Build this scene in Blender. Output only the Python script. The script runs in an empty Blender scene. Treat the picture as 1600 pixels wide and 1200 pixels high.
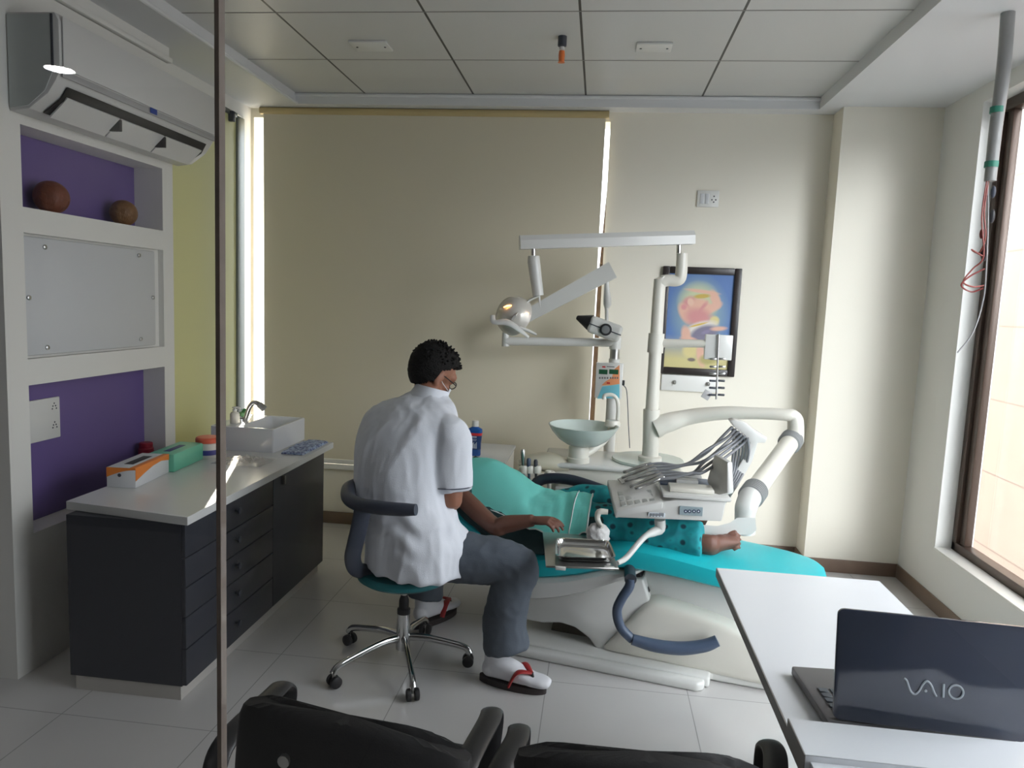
import bpy, bmesh, math, random
from mathutils import Vector, Matrix, noise

random.seed(7)
SC = bpy.context.scene
COL = SC.collection
PI = math.pi

# ---------------------------------------------------------------- camera
FPX, CAM_H = 1134.0, 1.62
def _n(v): return v.normalized()
_F = _n(Vector((137.0, -122.0, FPX)))
_D = Vector((-420.0, 10080.0, FPX)); _D = _n(_D - _F * _D.dot(_F))
_R = _D.cross(_F)
CAM = Vector((0, 0, CAM_H))
def _axis(i): return Vector((_R[i], _F[i], -_D[i]))
cam_data = bpy.data.cameras.new('camera')
cam = bpy.data.objects.new('camera', cam_data); COL.objects.link(cam)
_m = Matrix.Identity(4)
for _r in range(3):
    _m[_r][0] = _axis(0)[_r]; _m[_r][1] = -_axis(1)[_r]; _m[_r][2] = -_axis(2)[_r]; _m[_r][3] = CAM[_r]
cam.matrix_world = _m
cam_data.sensor_width = 36.0; cam_data.sensor_fit = 'HORIZONTAL'
cam_data.lens = FPX / 1600.0 * 36.0
cam_data.clip_start = 0.05; cam_data.clip_end = 100
SC.camera = cam

# ---------------------------------------------------------------- light
SC.view_settings.view_transform = 'Standard'
SC.view_settings.look = 'None'
SC.view_settings.gamma = 1.0
SC.view_settings.use_curve_mapping = False
SC.view_settings.exposure = 0.62
WORLD_STRENGTH = 6.0
LOBE = 11.0
world = bpy.data.worlds.new('world'); SC.world = world; world.use_nodes = True
_nt = world.node_tree; _bg = _nt.nodes['Background']
# hazy daylight with a brighter patch of sunlit haze low beyond the right window
_tc = _nt.nodes.new('ShaderNodeTexCoord'); _dt = _nt.nodes.new('ShaderNodeVectorMath'); _dt.operation = 'DOT_PRODUCT'
_az, _el = math.radians(33), math.radians(13)
_dt.inputs[1].default_value = (math.sin(_az) * math.cos(_el), -math.cos(_az) * math.cos(_el), math.sin(_el))
_nt.links.new(_tc.outputs['Generated'], _dt.inputs[0])
_mr = _nt.nodes.new('ShaderNodeMapRange'); _mr.interpolation_type = 'SMOOTHSTEP'; _nt.links.new(_dt.outputs['Value'], _mr.inputs[0])
_mr.inputs[1].default_value = math.cos(math.radians(15)); _mr.inputs[2].default_value = math.cos(math.radians(5))
_mr.inputs[3].default_value = 0.0; _mr.inputs[4].default_value = LOBE
_sx = _nt.nodes.new('ShaderNodeSeparateXYZ'); _nt.links.new(_tc.outputs['Generated'], _sx.inputs[0])
_gr = _nt.nodes.new('ShaderNodeMapRange'); _nt.links.new(_sx.outputs['Z'], _gr.inputs[0])       # dull ground, brighter high sky
_gr.inputs[1].default_value = -0.15; _gr.inputs[2].default_value = 0.7; _gr.inputs[3].default_value = 0.20 * WORLD_STRENGTH; _gr.inputs[4].default_value = WORLD_STRENGTH
_ad = _nt.nodes.new('ShaderNodeMath'); _ad.operation = 'ADD'; _nt.links.new(_mr.outputs[0], _ad.inputs[0]); _nt.links.new(_gr.outputs[0], _ad.inputs[1])
_nt.links.new(_ad.outputs[0], _bg.inputs[1]); _bg.inputs[0].default_value = (0.90, 0.95, 1.0, 1)

sun_d = bpy.data.lights.new('sun', 'SUN'); sun_d.energy = 36; sun_d.angle = 0.006; sun_d.color = (1.0, 0.93, 0.80)
sun = bpy.data.objects.new('sun', sun_d); COL.objects.link(sun)
SUN_DIR = Vector((0.80, -2.10, -1.78))
sun.rotation_euler = SUN_DIR.to_track_quat('-Z', 'Y').to_euler()
sun.location = (-3.5, 8, 6)

def portal(name, loc, rot, sx, sy):
    d = bpy.data.lights.new(name, 'AREA'); d.shape = 'RECTANGLE'; d.size = sx; d.size_y = sy
    d.cycles.is_portal = True
    o = bpy.data.objects.new(name, d); COL.objects.link(o); o.location = loc; o.rotation_euler = rot
portal('daylight_right', (2.02, 2.46, 1.55), (0, PI/2, 0), 2.5, 3.6)

# ---------------------------------------------------------------- pixel of the 1600x1200 frame -> point at a real depth
def P(px, py, x=None, y=None, z=None):
    d = Vector((px - 800.0, py - 600.0, FPX))
    w = Vector((d.dot(_R), d.dot(_F), -d.dot(_D)))
    if x is not None: t = (x - CAM.x) / w.x
    elif y is not None: t = (y - CAM.y) / w.y
    else: t = (z - CAM.z) / w.z
    return CAM + w * t

# ---------------------------------------------------------------- materials
def mat(name, color=(0.8, 0.8, 0.8), rough=0.5, metal=0.0, bump=0.0, bscale=40.0, vary=0.0, vscale=6.0,
        spec=None, trans=0.0, emit=None, estr=0.0, coat=0.0, sss=0.0, sheen=0.0, alpha=None):
    m = bpy.data.materials.new(name); m.use_nodes = True
    nt = m.node_tree; b = nt.nodes['Principled BSDF']
    b.inputs['Base Color'].default_value = (*color, 1)
    b.inputs['Roughness'].default_value = rough; b.inputs['Metallic'].default_value = metal
    if spec is not None: b.inputs['Specular IOR Level'].default_value = spec
    if trans: b.inputs['Transmission Weight'].default_value = trans
    if coat: b.inputs['Coat Weight'].default_value = coat; b.inputs['Coat Roughness'].default_value = 0.08
    if sss: b.inputs['Subsurface Weight'].default_value = sss; b.inputs['Subsurface Radius'].default_value = (0.02, 0.008, 0.004)
    if sheen: b.inputs['Sheen Weight'].default_value = sheen
    if alpha is not None: b.inputs['Alpha'].default_value = alpha
    if emit: b.inputs['Emission Color'].default_value = (*emit, 1); b.inputs['Emission Strength'].default_value = estr
    if bump or vary:
        tc = nt.nodes.new('ShaderNodeTexCoord')
    if bump:
        n = nt.nodes.new('ShaderNodeTexNoise'); n.inputs['Scale'].default_value = bscale; n.inputs['Detail'].default_value = 5
        nt.links.new(tc.outputs['Object'], n.inputs['Vector'])
        bp = nt.nodes.new('ShaderNodeBump'); bp.inputs['Strength'].default_value = bump; bp.inputs['Distance'].default_value = 0.01
        nt.links.new(n.outputs['Fac'], bp.inputs['Height']); nt.links.new(bp.outputs['Normal'], b.inputs['Normal'])
    if vary:
        n = nt.nodes.new('ShaderNodeTexNoise'); n.inputs['Scale'].default_value = vscale; n.inputs['Detail'].default_value = 4
        nt.links.new(tc.outputs['Object'], n.inputs['Vector'])
        r = nt.nodes.new('ShaderNodeMixRGB'); r.blend_type = 'MIX'
        r.inputs[1].default_value = (*[c * (1 - vary) for c in color], 1)
        r.inputs[2].default_value = (*[min(1, c * (1 + vary)) for c in color], 1)
        nt.links.new(n.outputs['Fac'], r.inputs[0]); nt.links.new(r.outputs[0], b.inputs['Base Color'])
    return m

def grid_mat(name, color, line, sx, sy, ox, oy, width, rough, axes='XY', vary=0.04, coat=0.0, linemix=1.0):
    """tiles: dark joint lines every sx, sy metres (world coordinates of the setting)"""
    m = mat(name, color, rough, coat=coat); nt = m.node_tree; b = nt.nodes['Principled BSDF']
    g = nt.nodes.new('ShaderNodeNewGeometry'); s = nt.nodes.new('ShaderNodeSeparateXYZ')
    nt.links.new(g.outputs['Position'], s.inputs[0])
    def mth(op, a, bb=None, c=None):
        n = nt.nodes.new('ShaderNodeMath'); n.operation = op
        for i, v in enumerate((a, bb, c)):
            if v is None: continue
            if hasattr(v, 'type') and not isinstance(v, (int, float)): nt.links.new(v, n.inputs[i])
            else: n.inputs[i].default_value = v
        return n.outputs[0]
    outs = []
    for ax, p, o in ((axes[0], sx, ox), (axes[1], sy, oy)):
        v = mth('SUBTRACT', s.outputs[ax], o)
        v = mth('PINGPONG', v, p / 2)
        outs.append(mth('LESS_THAN', v, width / 2))
    f = mth('MAXIMUM', outs[0], outs[1]); f = mth('MULTIPLY', f, linemix)
    n = nt.nodes.new('ShaderNodeTexNoise'); n.inputs['Scale'].default_value = 3.0; n.inputs['Detail'].default_value = 6
    nt.links.new(g.outputs['Position'], n.inputs['Vector'])
    r = nt.nodes.new('ShaderNodeMixRGB')
    r.inputs[1].default_value = (*[c * (1 - vary) for c in color], 1); r.inputs[2].default_value = (*[c * (1 + vary) for c in color], 1)
    nt.links.new(n.outputs['Fac'], r.inputs[0])
    q = nt.nodes.new('ShaderNodeMixRGB'); nt.links.new(f, q.inputs[0]); nt.links.new(r.outputs[0], q.inputs[1])
    q.inputs[2].default_value = (*line, 1); nt.links.new(q.outputs[0], b.inputs['Base Color'])
    return m

def pane_mat(name, tint=(1, 1, 1), ior=1.45, boost=1.0):
    """thin clear glass: lets light straight through and mirrors a little"""
    m = bpy.data.materials.new(name); m.use_nodes = True; nt = m.node_tree
    for n in list(nt.nodes): nt.nodes.remove(n)
    o = nt.nodes.new('ShaderNodeOutputMaterial'); mx = nt.nodes.new('ShaderNodeMixShader')
    t = nt.nodes.new('ShaderNodeBsdfTransparent'); t.inputs[0].default_value = (*tint, 1)
    g = nt.nodes.new('ShaderNodeBsdfGlossy'); g.inputs['Roughness'].default_value = 0.0
    lw = nt.nodes.new('ShaderNodeLayerWeight'); lw.inputs[0].default_value = 0.5      # Schlick, the same from both sides
    pw = nt.nodes.new('ShaderNodeMath'); pw.operation = 'POWER'; pw.inputs[1].default_value = 5.0; nt.links.new(lw.outputs['Facing'], pw.inputs[0])
    f = nt.nodes.new('ShaderNodeMath'); f.operation = 'MULTIPLY_ADD'; f.inputs[1].default_value = 0.96; f.inputs[2].default_value = 0.02 * boost
    nt.links.new(pw.outputs[0], f.inputs[0])
    nt.links.new(f.outputs[0], mx.inputs[0]); nt.links.new(t.outputs[0], mx.inputs[1]); nt.links.new(g.outputs[0], mx.inputs[2])
    nt.links.new(mx.outputs[0], o.inputs[0])
    return m

def ellipse_mat(name, base_top, base_bot, zlo, zhi, blobs, ax=('X', 'Z'), rough=0.3):
    """a printed picture: soft coloured ellipses over a two-tone ground, in object coordinates"""
    m = mat(name, base_top, rough); nt = m.node_tree; b = nt.nodes['Principled BSDF']
    tc = nt.nodes.new('ShaderNodeTexCoord'); s = nt.nodes.new('ShaderNodeSeparateXYZ'); nt.links.new(tc.outputs['Object'], s.inputs[0])
    A, B = s.outputs[ax[0]], s.outputs[ax[1]]
    def mth(op, a, bb=None):
        n = nt.nodes.new('ShaderNodeMath'); n.operation = op
        for i, v in enumerate((a, bb)):
            if v is None: continue
            if isinstance(v, (int, float)): n.inputs[i].default_value = v
            else: nt.links.new(v, n.inputs[i])
        return n.outputs[0]
    mr = nt.nodes.new('ShaderNodeMapRange'); nt.links.new(B, mr.inputs[0]); mr.inputs[1].default_value = zlo; mr.inputs[2].default_value = zhi
    q = nt.nodes.new('ShaderNodeMixRGB'); nt.links.new(mr.outputs[0], q.inputs[0])
    q.inputs[1].default_value = (*base_bot, 1); q.inputs[2].default_value = (*base_top, 1); cur = q.outputs[0]
    for (cx, cz, rx, rz, ang, colr, soft) in blobs:
        ca, sa = math.cos(ang), math.sin(ang)
        da, db = mth('SUBTRACT', A, cx), mth('SUBTRACT', B, cz)
        u = mth('ADD', mth('MULTIPLY', da, ca / rx), mth('MULTIPLY', db, sa / rx))
        v = mth('ADD', mth('MULTIPLY', da, -sa / rz), mth('MULTIPLY', db, ca / rz))
        d = mth('ADD', mth('MULTIPLY', u, u), mth('MULTIPLY', v, v))
        r = nt.nodes.new('ShaderNodeMapRange'); nt.links.new(d, r.inputs[0])
        r.inputs[1].default_value = 1 + soft; r.inputs[2].default_value = max(0.0, 1 - soft)
        x = nt.nodes.new('ShaderNodeMixRGB'); nt.links.new(r.outputs[0], x.inputs[0]); nt.links.new(cur, x.inputs[1])
        x.inputs[2].default_value = (*colr, 1); cur = x.outputs[0]
    nt.links.new(cur, b.inputs['Base Color'])
    return m

def srgb(r, g, b):
    f = lambda c: ((c / 255.0 + 0.055) / 1.055) ** 2.4 if c > 10 else c / 255.0 / 12.92
    return (f(r), f(g), f(b))

# ---------------------------------------------------------------- mesh builder
class MB:
    def __init__(s): s.bm = bmesh.new(); s.mi = 0
    def _faces(s, fs):
        for f in fs: f.material_index = s.mi
    def quadring(s, rings, close=True, cap0=True, cap1=True):
        vs = [[s.bm.verts.new(p) for p in r] for r in rings]; n = len(vs[0]); fs = []
        for a, b in zip(vs, vs[1:]):
            for i in range(n if close else n - 1):
                j = (i + 1) % n
                fs.append(s.bm.faces.new((a[i], a[j], b[j], b[i])))
        if close and cap0: fs.append(s.bm.faces.new(list(reversed(vs[0]))))
        if close and cap1: fs.append(s.bm.faces.new(vs[-1]))
        s._faces(fs); return s
    def box(s, lo, hi, bev=0.0, seg=2, M=None):
        lo, hi = Vector(lo), Vector(hi); t = bmesh.new()
        bmesh.ops.create_cube(t, size=1.0)
        c, d = (lo + hi) / 2, hi - lo
        for v in t.verts: v.co = Vector((v.co.x * d.x, v.co.y * d.y, v.co.z * d.z)) + c
        if bev: bmesh.ops.bevel(t, geom=list(t.edges), offset=min(bev, min(abs(q) for q in d) * 0.49), segments=seg, affect='EDGES', profile=0.5)
        return s.merge(t, M)
    def prism(s, poly, vec, bev=0.0, seg=2):
        t = bmesh.new(); vec = Vector(vec)
        a = [t.verts.new(p) for p in poly]; b = [t.verts.new(Vector(p) + vec) for p in poly]; n = len(a)
        t.faces.new(list(reversed(a))); t.faces.new(b)
        for i in range(n): t.faces.new((a[i], a[(i + 1) % n], b[(i + 1) % n], b[i]))
        bmesh.ops.recalc_face_normals(t, faces=list(t.faces))
        if bev: bmesh.ops.bevel(t, geom=list(t.edges), offset=bev, segments=seg, affect='EDGES', profile=0.5)
        return s.merge(t)
    def merge(s, t, M=None):
        if M is not None: bmesh.ops.transform(t, matrix=M, verts=list(t.verts))
        mp = {v: s.bm.verts.new(v.co) for v in t.verts}
        for f in t.faces:
            try: s._faces([s.bm.faces.new([mp[v] for v in f.verts])])
            except ValueError: pass
        t.free(); return s
    def tube(s, pts, r, n=12, smooth=0, flat=None, up=None, cap=True, cuts=None):
        """r: number, list of numbers or list of (a, b) half axes; a lies along side, b along the frame's up"""
        pts = [Vector(p) for p in pts]
        if not isinstance(r, (list, tuple)): r = [r] * len(pts)
        r = [(q, q) if isinstance(q, (int, float)) else q for q in r]
        if flat: r = [(q[0] * flat[0], q[1] * flat[1]) for q in r]
        if smooth:
            P0, R0 = pts, r; pts, r = [], []
            m = len(P0)
            for i in range(m - 1):
                p0, p1, p2, p3 = P0[max(i - 1, 0)], P0[i], P0[i + 1], P0[min(i + 2, m - 1)]
                for k in range(smooth):
                    t = k / smooth
                    pts.append(0.5 * ((2 * p1) + (p2 - p0) * t + (2 * p0 - 5 * p1 + 4 * p2 - p3) * t * t + (3 * p1 - p0 - 3 * p2 + p3) * t ** 3))
                    e = t * t * (3 - 2 * t)
                    r.append(tuple(R0[i][j] * (1 - e) + R0[i + 1][j] * e for j in (0, 1)))
            pts.append(P0[-1]); r.append(R0[-1])
        m = len(pts); rings = []
        u = Vector(up) if up else None
        for i in range(m):
            T = (pts[min(i + 1, m - 1)] - pts[max(i - 1, 0)]).normalized()
            if u is None: u = Vector((0, 0, 1)) if abs(T.z) < 0.9 else Vector((0, 1, 0))
            side = T.cross(u)
            if side.length < 1e-5: side = T.cross(Vector((1, 0.3, 0)))
            side.normalize(); uu = side.cross(T).normalized()
            if not up: u = uu
            rings.append([pts[i] + side * (math.cos(2 * PI * k / n) * r[i][0]) + uu * (math.sin(2 * PI * k / n) * r[i][1]) for k in range(n)])
        return s.quadring(rings, True, cap, cap)
    def cyl(s, p0, p1, r0, r1=None, n=20): return s.tube([p0, p1], [r0, r0 if r1 is None else r1], n)
    def lathe(s, c, prof, n=28, axis=(0, 0, 1), cap=True):
        """prof: list of (radius, height along axis)"""
        c = Vector(c); q = Vector((0, 0, 1)).rotation_difference(Vector(axis).normalized())
        rings = [[c + q @ Vector((math.cos(2 * PI * k / n) * max(r, 1e-4), math.sin(2 * PI * k / n) * max(r, 1e-4), h)) for k in range(n)] for r, h in prof]
        return s.quadring(rings, True, cap, cap)
    def ball(s, c, r, n=20, M=None):
        t = bmesh.new(); bmesh.ops.create_uvsphere(t, u_segments=n, v_segments=max(8, n // 2), radius=1.0)
        r = (r, r, r) if isinstance(r, (int, float)) else r
        X = Matrix.Translation(Vector(c)) @ (M.to_4x4() if M is not None else Matrix.Identity(4)) @ Matrix.Diagonal((*r, 1))
        return s.merge(t, X)
    def disp(s, amp, scale, seed=0.0):
        s.bm.normal_update()
        for v in s.bm.verts:
            v.co += v.normal * (amp * noise.noise(v.co * scale + Vector((seed, seed * 1.7, 0))))
        return s
    def build(s, name, mats, parent=None, sharp=38, smooth=True, remesh=None, iters=4, subs=0):
        bm = s.bm; bmesh.ops.recalc_face_normals(bm, faces=list(bm.faces)) if not remesh else None
        me = bpy.data.meshes.new(name); bm.to_mesh(me); bm.free()
        o = bpy.data.objects.new(name, me); COL.objects.link(o)
        for mm in (mats if isinstance(mats, (list, tuple)) else [mats]): me.materials.append(mm)
        if remesh or subs:
            if remesh:
                md = o.modifiers.new('r', 'REMESH'); md.mode = 'VOXEL'; md.voxel_size = remesh
                sm = o.modifiers.new('s', 'SMOOTH'); sm.factor = 0.5; sm.iterations = iters
            if subs:
                sd = o.modifiers.new('d', 'SUBSURF'); sd.levels = subs; sd.render_levels = subs
            dg = bpy.context.evaluated_depsgraph_get(); nm = bpy.data.meshes.new_from_object(o.evaluated_get(dg))
            o.modifiers.clear(); o.data = nm; bpy.data.meshes.remove(me); nm.name = name; me = nm
            if not me.materials:
                for mm in (mats if isinstance(mats, (list, tuple)) else [mats]): me.materials.append(mm)
        if smooth:
            me.polygons.foreach_set('use_smooth', [True] * len(me.polygons))
            if sharp and not remesh:
                b2 = bmesh.new(); b2.from_mesh(me); lim = math.radians(sharp)
                for e in b2.edges:
                    if len(e.link_faces) == 2 and e.calc_face_angle(0) > lim: e.smooth = False
                b2.to_mesh(me); b2.free()
        if parent is not None:
            me.transform(chain(parent).inverted()); o.parent = parent
        me.update()
        return o

def chain(o):
    M = Matrix.Identity(4)
    while o is not None:
        M = Matrix.LocRotScale(o.location, o.rotation_euler, o.scale) @ M; o = o.parent
    return M
def thing(name, label, cat, loc=(0, 0, 0), rz=0.0, group=None):
    o = bpy.data.objects.new(name, None); COL.objects.link(o); o.empty_display_size = 0.1
    o.location = loc; o.rotation_euler = (0, 0, rz)
    return tag(o, label, cat, group)
def tag(o, label, cat, group=None):
    o['label'] = label; o['category'] = cat
    if group: o['group'] = group
    return o
def struct(o): o['kind'] = 'structure'; return o
def origin(o, loc):
    """put a one-mesh thing's origin at its base"""
    o.data.transform(Matrix.Translation(-Vector(loc))); o.location = loc; return o
# ================================================================ the setting
M_wall = mat('cream_paint', srgb(232, 227, 213), 0.6, bump=0.03, bscale=120)
M_white = mat('white_paint', srgb(228, 227, 222), 0.55, bump=0.03, bscale=120)
M_soffit = mat('soffit_paint', srgb(218, 219, 220), 0.6)
M_ceil = grid_mat('ceiling_tiles', srgb(205, 205, 203), srgb(70, 68, 64), 0.716, 50, -0.158, 30, 0.012, 0.42, vary=0.01)
M_floor = grid_mat('floor_tiles', srgb(196, 194, 192), srgb(158, 156, 154), 0.6, 0.6, -0.14, 2.98, 0.004, 0.16, vary=0.06)
M_skirt = mat('brown_skirting', srgb(120, 100, 86), 0.4, vary=0.2, vscale=14)
M_pane = pane_mat('clear_glass')
M_brownframe = mat('bronze_window_frame', srgb(84, 68, 58), 0.35, 0.3)
M_frost = mat('frosted_yellow_glass', srgb(204, 204, 156), 0.45)
_t = M_frost.node_tree; _ts = _t.nodes.new('ShaderNodeBsdfTranslucent'); _ts.inputs[0].default_value = (*srgb(226, 220, 150), 1); _mx = _t.nodes.new('ShaderNodeMixShader'); _mx.inputs[0].default_value = 0.07
_t.links.new(_t.nodes['Principled BSDF'].outputs[0], _mx.inputs[1]); _t.links.new(_ts.outputs[0], _mx.inputs[2]); _t.links.new(_mx.outputs[0], _t.nodes['Material Output'].inputs[0])
M_purple = mat('purple_paint', srgb(108, 90, 146), 0.45, bump=0.02, bscale=90)
M_alu = mat('grey_aluminium', srgb(120, 126, 122), 0.4, 0.4)
M_stone = grid_mat('sandstone_cladding', srgb(94, 81, 74), srgb(70, 59, 54), 1.2, 0.62, 4.2, 0.35, 0.012, 0.8, axes='YZ', vary=0.16)
M_blind = mat('beige_roller_fabric', srgb(216, 208, 186), 0.8, bump=0.05, bscale=400)
M_steel = mat('brushed_steel', srgb(190, 190, 188), 0.28, 1.0)
M_chrome = mat('chrome', srgb(205, 205, 205), 0.09, 1.0)
M_black = mat('black_plastic', srgb(26, 26, 28), 0.45)
M_dark = mat('charcoal_plastic', srgb(62, 66, 74), 0.42)
M_seal = mat('grey_brown_edge_seal', srgb(132, 120, 112), 0.6, vary=0.35, vscale=40)

XL, XLF, YB, XR = -2.283, -2.43, 4.87, 1.95     # niche wall face, frosted wall, back wall, right wall
ZS, ZC = 2.86, 2.93                              # soffit, ceiling tiles
YN = -3.2                                        # far end of the corridor behind the camera
b = MB(); b.box((-4.2, YN, -0.08), (2.2, 5.1, 0)); struct(b.build('floor', M_floor, smooth=False))

# ceiling: raised tile field and lower soffit around it
cb = MB(); cb.box((-2.06, YN, ZC), (1.26, 4.75, ZC + 0.05)); ceiling = struct(cb.build('ceiling', M_ceil, smooth=False))
sb = MB()
sb.box((1.26, YN, ZS), (2.2, 5.1, ZS + 0.16))
sb.box((-2.9, YN, ZS), (-2.06, 2.70, ZS + 0.16)); sb.box((-2.7, 2.70, ZS), (-2.06, 5.1, ZS + 0.16))
sb.box((-2.06, 4.75, ZS), (1.26, 5.1, ZS + 0.16))
sb.build('soffit', M_soffit, ceiling, smooth=False)
# fine cross joints of the ceiling boards
jb = MB()
for yy in (2.77, 3.43, 4.09): jb.box((-2.06, yy - 0.004, ZC - 0.0015), (1.26, yy + 0.004, ZC + 0.001))
jb.build('board_joint', mat('joint_grey', srgb(150, 148, 145), 0.7), ceiling, smooth=False)
# light cove lip at the back and left
t1 = MB(); t1.tube([(-2.06, 4.745, ZC - 0.012), (1.26, 4.745, ZC - 0.012)], 0.012, 8); struct(t1.build('trim_1', M_soffit))
t2 = MB(); t2.tube([(-2.055, 1.0, ZS + 0.006), (-2.055, 4.75, ZS + 0.006)], 0.012, 8); struct(t2.build('trim_2', M_soffit))

# back wall with the big window opening
wb = MB(); WX0, WX1, WZ0 = -2.408, 0.006, 0.44
wb.prism([(-2.66, YB, -0.05), (WX0, YB, -0.05), (-2.56, 5.07, -0.05), (-2.66, 5.07, -0.05)], (0, 0, ZS + 0.07)); wb.box((WX1, YB, -0.05), (2.15, 5.07, ZS + 0.02)); wb.box((WX0, YB, -0.05), (WX1, 5.07, WZ0 - 0.04)); wb.box((WX0 - 0.1, YB + 0.001, 2.80), (WX1, 5.07, ZS + 0.02))
wall_back = struct(wb.build('wall_back', M_wall, smooth=False))
w2 = bpy.data.objects.new('window_2', None); COL.objects.link(w2); w2.location = ((WX0 + WX1) / 2, YB, WZ0); struct(w2)
b = MB(); b.box((WX0 - 0.02, 4.83, WZ0 - 0.04), (0.10, 5.07, WZ0), 0.004); b.build('window_sill', M_white, w2)
b = MB()
for x0, x1 in ((WX0 - 0.17, WX0 - 0.10), (-1.22, -1.17)): b.box((x0, 4.98, WZ0), (x1, 5.03, ZS))
b.box((WX0 - 0.10, 4.98, WZ0), (WX1, 5.03, WZ0 + 0.05)); b.prism([(WX1 + 0.02, 4.98, WZ0), (WX1 - 0.034, 4.98, WZ0), (WX1 - 0.028, 4.98, 1.75), (WX1 + 0.002, 4.98, 2.45), (WX1 + 0.012, 4.98, ZS), (WX1 + 0.02, 4.98, ZS)], (0, 0.05, 0)); b.build('window_frame', M_brownframe, w2, smooth=False)
b = MB(); b.box((WX0 - 0.10, 5.0, WZ0 + 0.05), (WX1 - 0.03, 5.006, ZS)); b.build('window_pane', M_pane, w2, smooth=False)

# right pillar and wall with the bronze window
b = MB(); b.box((1.38, 4.68, -0.05), (XR + 0.2, YB + 0.1, ZS + 0.02)); pil = struct(b.build('wall_pillar', M_wall, smooth=False))
YW, Z0, Z1, XG = 4.23, 0.345, 2.77, 2.10
b = MB(); b.box((XR, YW, -0.05), (XR + 0.2, 5.07, ZS + 0.02)); b.box((XR, YN, -0.05), (XR + 0.2, YW, Z0)); b.box((XR, YN, Z1), (XR + 0.2, YW, ZS + 0.02))
b.box((XR, YN, Z0), (XR + 0.2, 0.7, Z1))
struct(b.build('wall_right', M_white, smooth=False))
w1 = bpy.data.objects.new('window_1', None); COL.objects.link(w1); w1.location = (XR, 2, Z0); struct(w1)
b = MB()
for (z0, z1) in ((Z0, Z0 + 0.05), (Z1 - 0.06, Z1)): b.box((XR + 0.085, 0.7, z0), (XR + 0.15, YW, z1), 0.004)
for yy in (YW - 0.045, 2.45, 0.66): b.box((XR + 0.085, yy, Z0), (XR + 0.15, yy + 0.045, Z1), 0.004)
b.box((XR + 0.10, YW - 0.11, Z0 + 0.05), (XR + 0.14, YW - 0.055, Z1 - 0.06), 0.004)
b.build('window_frame', M_brownframe, w1)
b = MB(); b.box((XG + 0.01, 0.72, Z0 + 0.04), (XG + 0.016, YW - 0.03, Z1 - 0.05)); b.build('window_pane', M_pane, w1, smooth=False)
b = MB(); b.box((XR - 0.006, 0.7, Z0 - 0.012), (XR + 0.085, YW, Z0 + 0.004), 0.003); b.build('window_sill', mat('white_sill', srgb(236, 234, 228), 0.35), w1)

# left: niche wall, frosted window beyond it, corridor wall
nb = MB(); NY0, NY1 = 2.567, 3.70; NX = -2.70
oy0, oy1 = 2.675, 3.608
holes = [(0.585, 1.203, 0.125), (1.31, 1.815, 0.03), (1.915, 2.232, 0.16)]
nb.box((NX, NY0, 0), (XL, oy0, ZS - 0.09)); nb.box((NX, oy1, 0), (XL, NY1, ZS - 0.09))
zz = 0.0
for z0, z1, d in holes:
    nb.box((NX, oy0, zz), (XL, oy1, z0)); nb.box((NX, oy0, z0), (XL - d, oy1, z1)); zz = z1
nb.box((NX, oy0, zz), (XL, oy1, ZS - 0.09))
nb.box((NX, NY0, ZS - 0.09), (XL - 0.012, NY1, ZS))
wall_left = struct(nb.build('wall_left', M_white, smooth=False))
b = MB()
for z0, z1, d in (holes[0], holes[2]): b.box((XL - d, oy0 + 0.002, z0 + 0.001), (XL - d + 0.003, oy1 - 0.0, z1 - 0.001))
b.build('niche_back', M_purple, wall_left, smooth=False)
b = MB(); b.box((XL - 0.02, NY0, 2.775), (XL + 0.02, NY1 - 0.02, 2.80), 0.004); struct(b.build('trim_3', M_white))

w3 = bpy.data.objects.new('window_3', None); COL.objects.link(w3); w3.location = (XLF, 4.2, 0); struct(w3)
b = MB(); b.box((XLF - 0.01, NY1, 0), (XLF, 4.66, 2.76)); b.build('window_pane', M_frost, w3, smooth=False)
b = MB(); b.box((XLF - 0.03, 4.66, 0), (XLF + 0.012, 4.76, 2.76), 0.004); b.box((XLF - 0.03, NY1, 2.745), (XLF + 0.012, 4.66, 2.775), 0.003); b.build('window_frame', M_alu, w3)
b = MB()
for yy in (3.735, 4.56): b.box((XLF, yy, 2.70), (XLF + 0.035, yy + 0.03, 2.765), 0.003)
b.build('bracket', M_dark, w3)
b = MB(); b.box((XLF - 0.2, 4.76, 0), (XLF, 5.07, ZS)); b.box((XLF - 0.2, NY1, 2.775), (XLF, 4.76, ZS)); struct(b.build('wall_left_far', M_white, smooth=False))
# corridor shell behind the glass
b = MB(); b.box((-4.2, YN, 0), (-4.0, 2.567, ZS)); b.box((-4.2, 2.567, 0), (-2.70, 2.70, ZS)); struct(b.build('wall_corridor', mat('corridor_grey', srgb(128, 126, 122), 0.6), smooth=False))
b = MB(); b.box((-4.2, YN - 0.1, 0), (2.15, YN, ZS + 0.2)); struct(b.build('wall_front', mat('corridor_paint', srgb(120, 118, 114), 0.6), smooth=False))
b = MB(); b.box((-4.2, YN, ZS), (-2.9, 2.70, ZS + 0.1)); struct(b.build('ceiling_corridor', M_soffit, smooth=False))

# skirting
b = MB(); b.box((-2.4, YB - 0.012, 0), (1.38, YB, 0.085), 0.003); struct(b.build('baseboard_back', M_skirt))
b = MB(); b.box((1.368, 4.668, 0), (XR, 4.68, 0.085), 0.003); b.box((1.368, 4.668, 0), (1.38, YB, 0.085), 0.003); struct(b.build('baseboard_pillar', M_skirt))
b = MB(); b.box((XR - 0.012, 0.6, 0), (XR, 4.67, 0.085), 0.003); struct(b.build('baseboard_right', M_skirt))

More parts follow.
